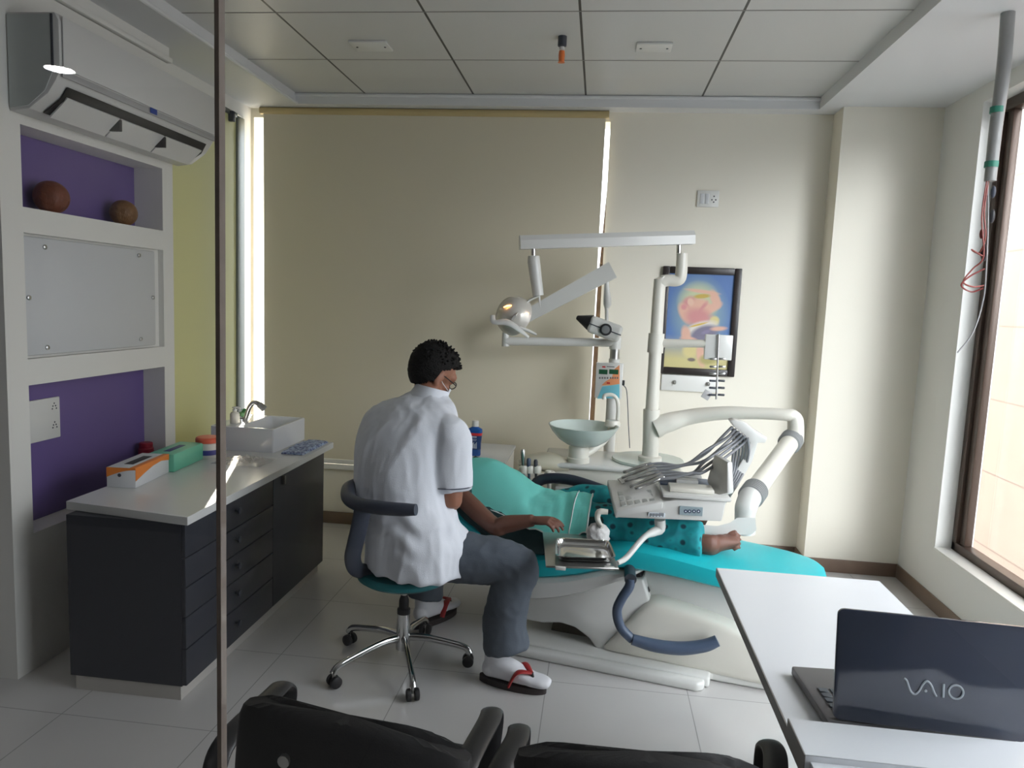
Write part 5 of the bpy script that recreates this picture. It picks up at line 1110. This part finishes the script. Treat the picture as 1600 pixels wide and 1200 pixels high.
for i in range(9):
    t = i / 8; z = -0.02 - 0.078 * t; y0 = 0.108 - 0.018 * abs(t - 0.3); rows.append([hc + RH @ Vector((0.068 * math.sin(u * 1.25) , y0 * math.cos(u * 0.85) + 0.008, z + 0.0035 * math.cos(i * PI))) for u in [j / 8 - 1 for j in range(17)]])
b.quadring(rows, close=False)
for q in (-1, 1): b.tube([hc + RH @ Vector(p) for p in ((q * 0.064, 0.072, -0.03), (q * 0.078, 0.02, -0.02), (q * 0.086, -0.02, -0.004))], 0.0016, 5); b.tube([hc + RH @ Vector(p) for p in ((q * 0.06, 0.06, -0.085), (q * 0.078, 0.01, -0.05), (q * 0.086, -0.02, -0.02))], 0.0016, 5)
b.build('face_mask', mat('mask_white', srgb(222, 226, 228), 0.8), dent)

# tunic: torso with skirt over the thighs, sleeves, collar
b = MB()
tr = [(-0.71, 2.985, 0.466, 0.226, 0.208, AZ), (-0.715, 2.985, 0.52, 0.224, 0.205, AZ), (-0.725, 2.985, 0.58, 0.226, 0.195, AZ), (-0.775, 2.985, 0.68, 0.226, 0.175, AZ), (-0.805, 2.995, 0.77, 0.215, 0.165, AZ), (-0.815, 3.01, 0.87, 0.212, 0.165, AZ), (-0.818, 3.03, 0.97, 0.212, 0.165, AZ), (-0.805, 3.05, 1.05, 0.214, 0.155, AZ), (-0.785, 3.075, 1.11, 0.206, 0.135, AZ), (-0.762, 3.095, 1.155, 0.162, 0.108, AZ), (-0.735, 3.112, 1.19, 0.090, 0.080, AZ), (-0.725, 3.118, 1.205, 0.072, 0.068, AZ)]
rows = smooth_st(tr, 4); b.quadring(ring_loft(rows, 48))
slv = lambda s_, e_, f: s_ + (e_ - s_) * f
for s_, e_ in ((sR, eR), (sL, eL)):
    inn = s_ * 0.55 + Vector((-0.78, 3.07, 1.05)) * 0.45
    b.tube([inn, s_ + Vector((0, 0, 0.005)), slv(s_, e_, 0.25), slv(s_, e_, 0.6), slv(s_, e_, 0.80)], [0.085, 0.076, 0.080, 0.081, 0.082], 22, smooth=4)
shirt = b.build('tunic', M_shirt, dent, remesh=0.009, iters=22)
wrinkle(shirt, 0.010, 6.0, 3.0, stretch=(1.3, 1.3, 0.45)); wrinkle(shirt, 0.0035, 15, 8.0, stretch=(1.2, 1.2, 0.28)); wrinkle(shirt, 0.0010, 30, 1.0, stretch=(1.2, 1.2, 0.25))
for v, nn in [(v, v.normal.copy()) for v in shirt.data.vertices]:      # folds gathered where the tunic meets the backrest
    z = v.co.z; w = max(0.0, 1 - abs(z - 0.69) / 0.15)
    v.co += nn * (0.007 * w * math.sin(z * 62 + 5 * noise.noise(Vector((v.co.x * 7, v.co.y * 7, 2))) + v.co.x * 14))
# collar stand, sleeve piping, back seam
b = MB(); az = AZ + 0.15
col = [(-0.728, 3.112, 1.175, 0.086, 0.080, az), (-0.722, 3.118, 1.212, 0.077, 0.074, az), (-0.718, 3.122, 1.234, 0.074, 0.072, az), (-0.718, 3.122, 1.233, 0.070, 0.068, az), (-0.725, 3.114, 1.188, 0.076, 0.072, az)]
def tilt(rings, c, ang_x, dirv):
    q = Matrix.Rotation(ang_x, 3, Vector(dirv)); return [[q @ (p - c) + c for p in r] for r in rings]
b.quadring(tilt(ring_loft(col, 40), Vector((-0.70, 3.115, 1.20)), math.radians(20), (math.cos(AZ), -math.sin(AZ), 0)) if False else tilt(ring_loft(col, 40), Vector((-0.725, 3.115, 1.20)), math.radians(-14), (math.cos(AZ + 0.5), -math.sin(AZ + 0.5), 0)), True, False, False); b.build('collar', M_shirt, shirt)
for s_, e_ in ((sR, eR), (sL, eL)):
    d = (e_ - s_).normalized(); c = slv(s_, e_, 0.755); q = Vector((0, 0, 1)).rotation_difference(d)
    b = MB(); b.lathe(c, [(0.0885, -0.0025), (0.0905, 0), (0.0885, 0.0025), (0.078, 0.0)], 36, d, cap=False); b.build('sleeve_piping', M_line, shirt)
# trousers
b = MB()
b.tube([hipR + Vector((-0.04, 0.02, 0)), hipR, hipR * 0.5 + knR * 0.5, knR * 0.9 + hipR * 0.1, knR + Vector((0.012, 0, -0.02)), knR * 0.75 + anR * 0.25, knR * 0.4 + anR * 0.6, knR * 0.12 + anR * 0.88 + Vector((0.03, 0, 0))], [0.115, 0.112, 0.102, 0.086, 0.080, 0.080, 0.085, 0.095], 24, smooth=4)
b.tube([hipL + Vector((0.02, -0.02, 0)), hipL, hipL * 0.5 + knL * 0.5, knL, knL * 0.7 + anL * 0.3, knL * 0.4 + anL * 0.6, knL * 0.1 + anL * 0.9], [0.115, 0.108, 0.092, 0.078, 0.074, 0.080, 0.086], 22, smooth=4)
b.quadring(ring_loft([(-0.755, 3.02, 0.44, 0.17, 0.13, AZ), (-0.757, 3.02, 0.54, 0.19, 0.15, AZ), (-0.765, 3.01, 0.66, 0.185, 0.14, AZ)]))
tro = b.build('trousers', M_trouser, dent, remesh=0.008, iters=5); wrinkle(tro, 0.009, 8, 5.0, stretch=(1, 1, 0.7)); wrinkle(tro, 0.003, 20, 2.0)
# socks and toe post sandals
def sock_sandal(a_, d_, L, side):
    d = Vector(d_).normalized(); u = Vector((0, 0, 1)); sd = d.cross(u) * side; sole = a_ - u * 0.075
    b = MB(); foot(b, a_, d, u, L + 0.006, side, toes=False); sk = b.build('sock', M_sock, dent, remesh=0.006, iters=16)
    for v, nn in [(v, v.normal.copy()) for v in sk.data.vertices]: v.co += nn * 0.0065
    b = MB(); n = 30; ring = []
    for k in range(n):
        t = 2 * PI * k / n; x = math.cos(t); y = math.sin(t); w = 0.040 + 0.010 * (x + 1) / 2
        ring.append(a_ * 1.0 + d * (0.078 + (L / 2 + 0.028) * x - 0.002) + sd * (w * y * (1 - 0.0 * x)))
    z0 = 0.001; b.quadring([[Vector((p.x, p.y, z0)) for p in ring], [Vector((p.x, p.y, z0 + 0.026)) for p in ring]]); sl = b.build('sandal', mat('sandal_sole', srgb(52, 44, 44), 0.7), dent)
    c0 = sole + d * (L - 0.082) + sd * 0.018 + u * 0.054
    M_strap = bpy.data.materials.get('red_strap') or mat('red_strap', srgb(172, 42, 44), 0.5)
    for q in (-1, 1):
        e0 = sole + d * 0.075 + sd * (q * 0.051) - u * 0.006; m0 = sole + d * 0.108 + sd * (q * 0.043) + u * 0.058
        b = MB(); b.tube([e0, m0, c0 + u * 0.002], [(0.014, 0.006), (0.017, 0.006), (0.010, 0.006)], 10, smooth=6, up=u); b.build('strap', M_strap, sl)
    b = MB(); b.tube([c0 + u * 0.004, c0 - u * 0.03 + d * 0.012], [0.008, 0.005], 10); b.build('toe_post', M_black, sl)
sock_sandal(anR, (0.94, -0.20, 0), 0.245, 1); sock_sandal(anL, (0.55, 0.83, 0), 0.24, 1)

# ---------------------------------------------------------------- patient
pat = thing('person', 'patient in dark green top and patterned teal trousers reclining under the drape', 'person', cw(-0.3, 0, 0.52))
b = MB()
hp = cw(sq(-1.33), 0.0, 0.885)
zax = Vector((math.sin(math.radians(56)) * -math.cos(CA), math.sin(math.radians(56)) * -math.sin(CA), math.cos(math.radians(56)))); fax = Vector((math.cos(math.radians(56)) * math.cos(CA), math.cos(math.radians(56)) * math.sin(CA), math.sin(math.radians(56))))
xax = fax.cross(zax); RP = Matrix((xax, fax, zax)).transposed()
head_parts(b, hp, RP, 0.97)
b.tube([hp + RP @ Vector((0, -0.03, -0.05)), cw(sq(-1.16), 0, 0.80), cw(sq(-1.10), 0, 0.78)], [0.055, 0.058, 0.07], 16, smooth=3)
def cring(u, v, z, a, h, tx=0.0, n=26):
    u = sq(u)
    return [cw(u - math.sin(tx) * h * math.sin(2 * PI * k / n), v + a * math.cos(2 * PI * k / n), z + math.cos(tx) * h * math.sin(2 * PI * k / n)) for k in range(n)]
b.quadring([cring(-1.12, 0, 0.79, 0.09, 0.07, 0.5), cring(-1.02, 0, 0.765, 0.17, 0.09, 0.5), cring(-0.86, 0, 0.715, 0.165, 0.10, 0.5), cring(-0.66, 0, 0.64, 0.15, 0.10, 0.4), cring(-0.46, 0, 0.575, 0.165, 0.095, 0.1), cring(-0.34, 0, 0.56, 0.165, 0.085, 0)])
# limbs: near arm on the chair edge, far arm along the body, legs over the raised knee break
shN, elN, wrN = cw(sq(-1.0), -0.19, 0.755), P(772, 822, y=3.17), P(833, 813, y=3.12)
for s_, e_, w_, pd, nn, sg in ((shN, elN, wrN, P(868, 814, y=3.08) - wrN, (0.1, -0.2, 1), -1), (cw(sq(-1.0), 0.19, 0.735), cw(-0.58, 0.27, 0.59), cw(-0.36, 0.22, 0.585), (0.9, -0.3, 0.0), (0, 0, 1), 1)):
    b.tube([s_, s_ * 0.5 + e_ * 0.5, e_, e_ * 0.7 + w_ * 0.3, w_], [0.05, 0.045, 0.040, 0.041, 0.027], 16, smooth=4); hand(b, w_, pd, nn, sg, (0.35, 0.4, 0.45, 0.5), s=0.95)
kN, aN = cw(-0.02, -0.10, 0.615), P(1110, 850, y=3.20)
kF, aF = cw(-0.02, 0.11, 0.625), cw(0.26, 0.13, 0.60)
for h_, k_, a_ in ((cw(-0.38, -0.09, 0.56), kN, aN), (cw(-0.38, 0.09, 0.56), kF, aF)):
    b.tube([h_, h_ * 0.5 + k_ * 0.5, k_, k_ * 0.7 + a_ * 0.3, k_ * 0.3 + a_ * 0.7, a_], [0.085, 0.075, 0.055, 0.054, 0.042, 0.034], 16, smooth=4)
toeN = aN + Vector((0.16, 0.045, 0.062))
foot(b, aN, (toeN - aN) + Vector((0.0, 0.0, 0.0)), Vector((-0.25, -0.80, 0.55)), 0.19, -1, leg=kN - aN); foot(b, aF, (0.35, 0.02, 0.93), (-0.93, 0.0, 0.35), 0.19, 1, leg=kF - aF)
b.build('body', M_skin2, pat, remesh=0.0046, iters=2)
b = MB(); t = bmesh.new(); bmesh.ops.create_uvsphere(t, u_segments=40, v_segments=26, radius=1.0)
for v in t.verts: d = v.co.normalized(); v.co = Vector((d.x * 0.084, d.y * 0.104 - 0.016, d.z * 0.097 + 0.032))
bmesh.ops.delete(t, geom=[v for v in t.verts if v.co.z < (0.07 if v.co.y > 0.03 else -0.02)], context='VERTS')
for v in t.verts: v.co += v.co.normalized() * (0.004 + 0.005 * noise.noise(v.co * 60))
bmesh.ops.transform(t, matrix=Matrix.Translation(hp) @ RP.to_4x4(), verts=list(t.verts)); b.merge(t); b.build('hair', M_hair, pat)
# dark top
M_top2 = mat('dark_green_cotton', srgb(24, 52, 54), 0.85, bump=0.1, bscale=200)
b = MB(); b.quadring([cring(-1.10, 0, 0.785, 0.12, 0.08, 0.5), cring(-1.02, 0, 0.765, 0.19, 0.105, 0.5), cring(-0.86, -0.04, 0.665, 0.255, 0.13, 0.5), cring(-0.66, -0.05, 0.575, 0.275, 0.13, 0.4), cring(-0.46, -0.04, 0.555, 0.25, 0.135, 0.1), cring(-0.28, -0.04, 0.555, 0.255, 0.12, 0), cring(-0.10, -0.03, 0.58, 0.25, 0.10, 0)])
b.tube([shN + Vector((-0.03, 0.03, 0)), shN, shN * 0.6 + elN * 0.4], [0.07, 0.066, 0.064], 16, smooth=4); shF = cw(sq(-1.0), 0.19, 0.735); b.tube([shF, shF * 0.5 + cw(-0.58, 0.27, 0.59) * 0.5], [0.066, 0.06], 16)
o = b.build('top', M_top2, pat, remesh=0.011, iters=4); wrinkle(o, 0.006, 10, 2.0)
# patterned loose trousers
M_salwar = mat('teal_print', srgb(16, 140, 148), 0.8); nt = M_salwar.node_tree; tc = nt.nodes.new('ShaderNodeTexCoord'); vo = nt.nodes.new('ShaderNodeTexVoronoi'); vo.inputs['Scale'].default_value = 21
nz = nt.nodes.new('ShaderNodeTexNoise'); nz.inputs['Scale'].default_value = 9; nt.links.new(tc.outputs['Object'], vo.inputs['Vector']); nt.links.new(tc.outputs['Object'], nz.inputs['Vector'])
cr = nt.nodes.new('ShaderNodeValToRGB'); cr.color_ramp.elements[0].color = (*srgb(14, 60, 74), 1); cr.color_ramp.elements[0].position = 0.20; cr.color_ramp.elements[1].color = (*srgb(20, 152, 158), 1); cr.color_ramp.elements[1].position = 0.34
e = cr.color_ramp.elements.new(0.75); e.color = (*srgb(18, 128, 138), 1)
nt.links.new(vo.outputs['Distance'], cr.inputs[0]); nt.links.new(cr.outputs[0], nt.nodes['Principled BSDF'].inputs['Base Color'])
b = MB()
cuffN = kN + (aN - kN) * 0.90 + Vector((0, 0, 0.01))
b.tube([cw(-0.40, -0.08, 0.575), cw(-0.2, -0.10, 0.62), kN + Vector((0, 0, 0.0)), kN * 0.65 + aN * 0.35, kN * 0.3 + aN * 0.7, cuffN], [0.095, 0.088, 0.080, 0.082, 0.082, 0.078], 22, smooth=4)
b.tube([cw(-0.40, 0.08, 0.575), cw(-0.2, 0.10, 0.64), kF, kF * 0.65 + aF * 0.35, kF * 0.3 + aF * 0.7, kF * 0.08 + aF * 0.92], [0.105, 0.10, 0.085, 0.08, 0.078, 0.07], 22, smooth=4)
o = b.build('patterned_trousers', M_salwar, pat, remesh=0.009, iters=4); wrinkle(o, 0.008, 11, 4.0)

# teal paper drape over the patient
M_drape = mat('aqua_drape', srgb(158, 255, 246), 0.75, bump=0.05, bscale=150); M_hem = mat('white_hem', srgb(220, 226, 224), 0.7)
st_ = [  # pixel of the near edge, pixel of the ridge, depth near, depth ridge
    ((690, 770), (690, 722), 3.34, 3.56), ((735, 786), (735, 716), 3.31, 3.52), ((775, 802), (780, 722), 3.27, 3.48), ((805, 815), (812, 741), 3.23, 3.45),
    ((832, 828), (850, 763), 3.19, 3.43), ((862, 838), (880, 768), 3.15, 3.40), ((888, 838), (904, 769), 3.13, 3.38), ((916, 834), (926, 773), 3.12, 3.36)]
rows = []; NS = 22
for (na, rd, yn_, yr) in st_:
    a, c = P(*na, y=yn_), P(*rd, y=yr); yf = yr + 0.30; ring = []
    for k in range(NS + 1):
        t = k / NS
        if t < 0.55:
            u = t / 0.55; p = a.lerp(c, u); p.z = a.z + (c.z - a.z) * math.sin(u * PI / 2) ** 0.9
        else:
            u = (t - 0.55) / 0.45; p = c.copy(); p.y += 0.30 * u; p.x += (c.x - a.x) * 0.2 * u; p.z = c.z - 0.20 * (1 - math.cos(u * PI / 2))
        ring.append(p)
    rows.append(ring)
fine = []
for i in range(len(rows) - 1):
    for j in range(6):
        t = j / 6; r = []
        for k in range(NS + 1):
            p0, p1, p2, p3 = rows[max(i - 1, 0)][k], rows[i][k], rows[i + 1][k], rows[min(i + 2, len(rows) - 1)][k]
            r.append(0.5 * ((2 * p1) + (p2 - p0) * t + (2 * p0 - 5 * p1 + 4 * p2 - p3) * t * t + (3 * p1 - p0 - 3 * p2 + p3) * t ** 3))
        fine.append(r)
fine.append(rows[-1])
for i, r in enumerate(fine):
    for k, p in enumerate(r):
        w = min(1, i / 14) * 0.012; p.z += w * noise.noise(Vector((p.x * 9, p.y * 9, 1.2))) + (0.016 if i > 20 else 0.004) * noise.noise(Vector((p.x * 24, p.y * 18, 4)))
b = MB(); b.quadring(fine, close=False)
bmesh.ops.solidify(b.bm, geom=list(b.bm.faces), thickness=-0.002)
drp = b.build('drape', M_drape, sharp=60); c = cw(-0.5, 0, 0.6); origin(drp, c); tag(drp, 'aqua paper drape laid over the reclining patient', 'drape')
def ontop(p): return p + Vector((0, -0.001, 0.0025))
nf = len(fine)
b = MB(); b.tube([ontop(r[0]) for r in fine], 0.003, 6); b.build('hem', M_hem, drp)
b = MB(); b.tube([ontop(p) for p in fine[nf - 1]], 0.0035, 6); b.build('hem', M_hem, drp)
b = MB(); b.tube([ontop(p) for p in fine[nf - 7]], 0.0028, 6); b.build('seam', M_hem, drp)

# ================================================================ operator stool
M_leather = mat('teal_seat', srgb(24, 110, 116), 0.45)
M_stoolback = mat('slate_rubber', srgb(66, 72, 86), 0.42)
SX, SY = -0.785, 3.0
stool = thing('operator_stool', 'teal seated operator stool with curved slate backrest and chrome five star base', 'stool', (SX, SY, 0))
b = MB(); b.lathe((SX, SY, 0.395), [(0.14, 0), (0.185, 0.006), (0.205, 0.02), (0.205, 0.034), (0.19, 0.047), (0.0, 0.05)], 44); b.build('seat', M_leather, stool)
b = MB(); b.lathe((SX, SY, 0.375), [(0.05, 0), (0.12, 0.008), (0.12, 0.021), (0, 0.021)], 30); b.build('seat_plate', M_dark, stool)
b = MB(); b.cyl((SX, SY, 0.24), (SX, SY, 0.38), 0.014, n=18); b.build('gas_rod', M_steel, stool)
b = MB(); b.lathe((SX, SY, 0.238), [(0.029, 0), (0.029, 0.02), (0.022, 0.026), (0.022, 0.06), (0.014, 0.085), (0, 0.085)], 20); b.build('rod_boot', M_black, stool)
b = MB(); b.cyl((SX, SY, 0.075), (SX, SY, 0.24), 0.0315, 0.0285, n=26); b.build('column', M_chrome, stool)
M_wheel = mat('caster_black', srgb(34, 34, 36), 0.5)
for (px, py) in ((520, 1074), (645, 1096), (733, 1040), (545, 1006), (665, 990)):
    w = P(px, py, z=0.0); w = Vector((w.x, w.y, 0)); d = (w - Vector((SX, SY, 0))); L = d.length; d.normalize(); sd = Vector((-d.y, d.x, 0))
    hub = Vector((SX, SY, 0))
    b = MB(); b.tube([hub + Vector((0, 0, 0.125)), hub + d * L * 0.3 + Vector((0, 0, 0.128)), hub + d * L * 0.7 + Vector((0, 0, 0.105)), hub + d * L * 0.93 + Vector((0, 0, 0.085)), hub + d * L + Vector((0, 0, 0.060))], [(0.014, 0.02), (0.013, 0.017), (0.012, 0.015), (0.013, 0.015), (0.016, 0.016)], 14, smooth=4); leg = b.build('leg', M_chrome, stool)
    for q in (-1, 1):
        b = MB(); b.lathe(w + sd * q * 0.007 + Vector((0, 0, 0.026)) - d * 0.006, [(0.010, 0), (0.0245, 0.001), (0.0255, 0.006), (0.0245, 0.017), (0.018, 0.02), (0.008, 0.021), (0, 0.021)], 24, sd * q); b.build('wheel', M_wheel, leg)
    b = MB(); b.lathe(w + Vector((0, 0, 0.032)) - d * 0.004, [(0.007, 0), (0.007, 0.03), (0, 0.03)], 10); b.build('caster_stem', M_steel, leg)
bar = [P(556, 755, y=2.97), P(546, 762, y=2.92), P(545, 778, y=2.84), P(560, 788, y=2.78), P(590, 793, y=2.735), P(625, 796, y=2.71), P(650, 796.5, y=2.70)]
b = MB(); b.tube(bar, [(0.030, 0.020), (0.032, 0.024), (0.030, 0.028), (0.026, 0.029), (0.025, 0.028), (0.025, 0.027), (0.022, 0.023)], 18, smooth=5, up=(0, 0, 1)); b.build('backrest', M_stoolback, stool)
b = MB(); b.tube([P(568, 790, y=2.78), P(562, 820, y=2.785), P(555, 850, y=2.80), P(551, 872, y=2.82), P(557, 889, y=2.85), P(575, 893, y=2.90), P(605, 893, y=2.95)], [(0.035, 0.016), (0.034, 0.014), (0.034, 0.014), (0.034, 0.014), (0.034, 0.014), (0.032, 0.012), (0.03, 0.010)], 14, smooth=5, up=(0.4, -0.9, 0.1)); b.build('back_support', M_stoolback, stool)

# ================================================================ visitor chairs in the foreground
M_mesh = mat('black_chair_fabric', srgb(22, 22, 24), 0.65, bump=0.1, bscale=300); M_armp = mat('black_chair_plastic', srgb(34, 34, 36), 0.38)
def visitor_chair(label, back_px, arms_px, zb, yb_shift=0.0):
    """back_px: left and right ends of the back's top edge in the picture"""
    l, r = P(*back_px[0], z=zb - 0.03), P(*back_px[1], z=zb - 0.03); mid = (l + r) / 2; ax = (r - l); W = ax.length; ax.normalize(); az = math.atan2(ax.y, ax.x)
    t = thing('visitor_chair', label, 'chair', (mid.x, mid.y + 0.25, 0), az, 'visitor chairs in the foreground')
    M = Matrix.Translation((mid.x, mid.y, 0)) @ Matrix.Rotation(az, 4, 'Z')
    def L(x, y, z): return M @ Vector((x, y, z))
    b = MB(); rows = []
    for i in range(13):
        z = zb - 0.44 * (i / 12); f = i / 12; hw = W / 2 * (1 - 0.16 * f); d0 = 0.03 + 0.05 * math.sin(f * PI)
        n = 18; fr = [(-hw + 2 * hw * k / n) for k in range(n + 1)]; yy = lambda x: -d0 - 0.05 * (x / hw) ** 2 * -1
        crown = 0.0
        def zt(x): return z - (1 - f) * 0.05 * (max(0, x / hw) ** 4 + 0.35 * max(0, -x / hw) ** 8)
        rows.append([L(x, yy(x) - 0.018, zt(x)) for x in fr] + [L(x, yy(x) + 0.018, zt(x)) for x in reversed(fr)])
    b.quadring(rows); bk = b.build('backrest', M_mesh, t, subs=1)
    b = MB(); b.lathe(L(-0.10, -0.062, zb - 0.085), [(0.012, 0.0), (0.012, 0.012), (0.0, 0.013)], 12, M.to_3x3() @ Vector((0, -1, 0))); b.build('back_screw', M_steel, bk)
    b = MB(); b.box((-W * 0.46, 0.02, 0.44), (W * 0.46, 0.47, 0.51), 0.03, 3, M=M); b.build('seat', M_mesh, t)
    b = MB(); b.tube([L(0, -0.05, zb - 0.3), L(0, -0.07, 0.5), L(0, 0.0, 0.42), L(0, 0.25, 0.42)], [(0.035, 0.012)] * 4, 12, smooth=4, up=(1, 0, 0)); b.build('back_bracket', M_armp, t)
    b = MB(); b.cyl(L(0, 0.25, 0.09), L(0, 0.25, 0.44), 0.025); b.build('column', M_armp, t)
    for k in range(5):
        a = 2 * PI * k / 5 + 0.3; e = L(0.27 * math.cos(a), 0.25 + 0.27 * math.sin(a), 0.065)
        b = MB(); b.tube([L(0, 0.25, 0.10), e], [(0.022, 0.016), (0.016, 0.012)], 10); lg = b.build('leg', M_armp, t)
        b = MB(); b.lathe(Vector((e.x, e.y, 0.026)) - Vector((0.02, 0, 0)), [(0.02, 0), (0.026, 0.006), (0.026, 0.034), (0.02, 0.04), (0, 0.04)], 16, (1, 0, 0)); b.build('wheel', M_wheel, lg)
    for pts in arms_px:
        b = MB(); b.tube([P(x, y, y=yy) if yy > 0 else L(x, y, -yy) for x, y, yy in pts], [(0.03, 0.012)] * len(pts), 12, smooth=5, up=M.to_3x3() @ Vector((1, 0, 0)) if False else None); b.build('armrest', M_armp, t)
    return t
def arm_loop(cx, y0, y1, zt_, lean=0.0):
    return None
def add_arm(t, l_pts):
    b = MB(); b.tube(l_pts, [(0.011, 0.026)] * len(l_pts), 14, smooth=6, up=(1.0, 0.15, 0)); b.build('armrest', M_armp, t)
def arm_pts(px_top, py_top, ztop, dy=0.24):
    f = P(px_top, py_top, z=ztop)      # the high front bend of the loop
    return [Vector((f.x - 0.03, f.y - dy, 0.47)), Vector((f.x - 0.03, f.y - dy + 0.0, ztop - 0.06)), Vector((f.x - 0.025, f.y - dy + 0.06, ztop - 0.012)), Vector((f.x, f.y - 0.07, ztop)), Vector((f.x + 0.0, f.y - 0.01, ztop - 0.01)), Vector((f.x + 0.0, f.y + 0.01, ztop - 0.06)), Vector((f.x - 0.01, f.y - 0.05, 0.47))]
v1 = visitor_chair('black visitor chair with its back to the glass, nearest the grey seal', ((372, 1094), (742, 1165)), (), 0.845)
v1.location.z = 0.0
add_arm(v1, arm_pts(445, 1062, 0.67, 0.28)); add_arm(v1, arm_pts(770, 1102, 0.67, 0.28))
v2 = visitor_chair('black visitor chair pushed in beside the near left corner of the white desk', ((800, 1176), (1215, 1192)), (), 0.82)
add_arm(v2, arm_pts(812, 1128, 0.66)); add_arm(v2, arm_pts(1200, 1152, 0.66))
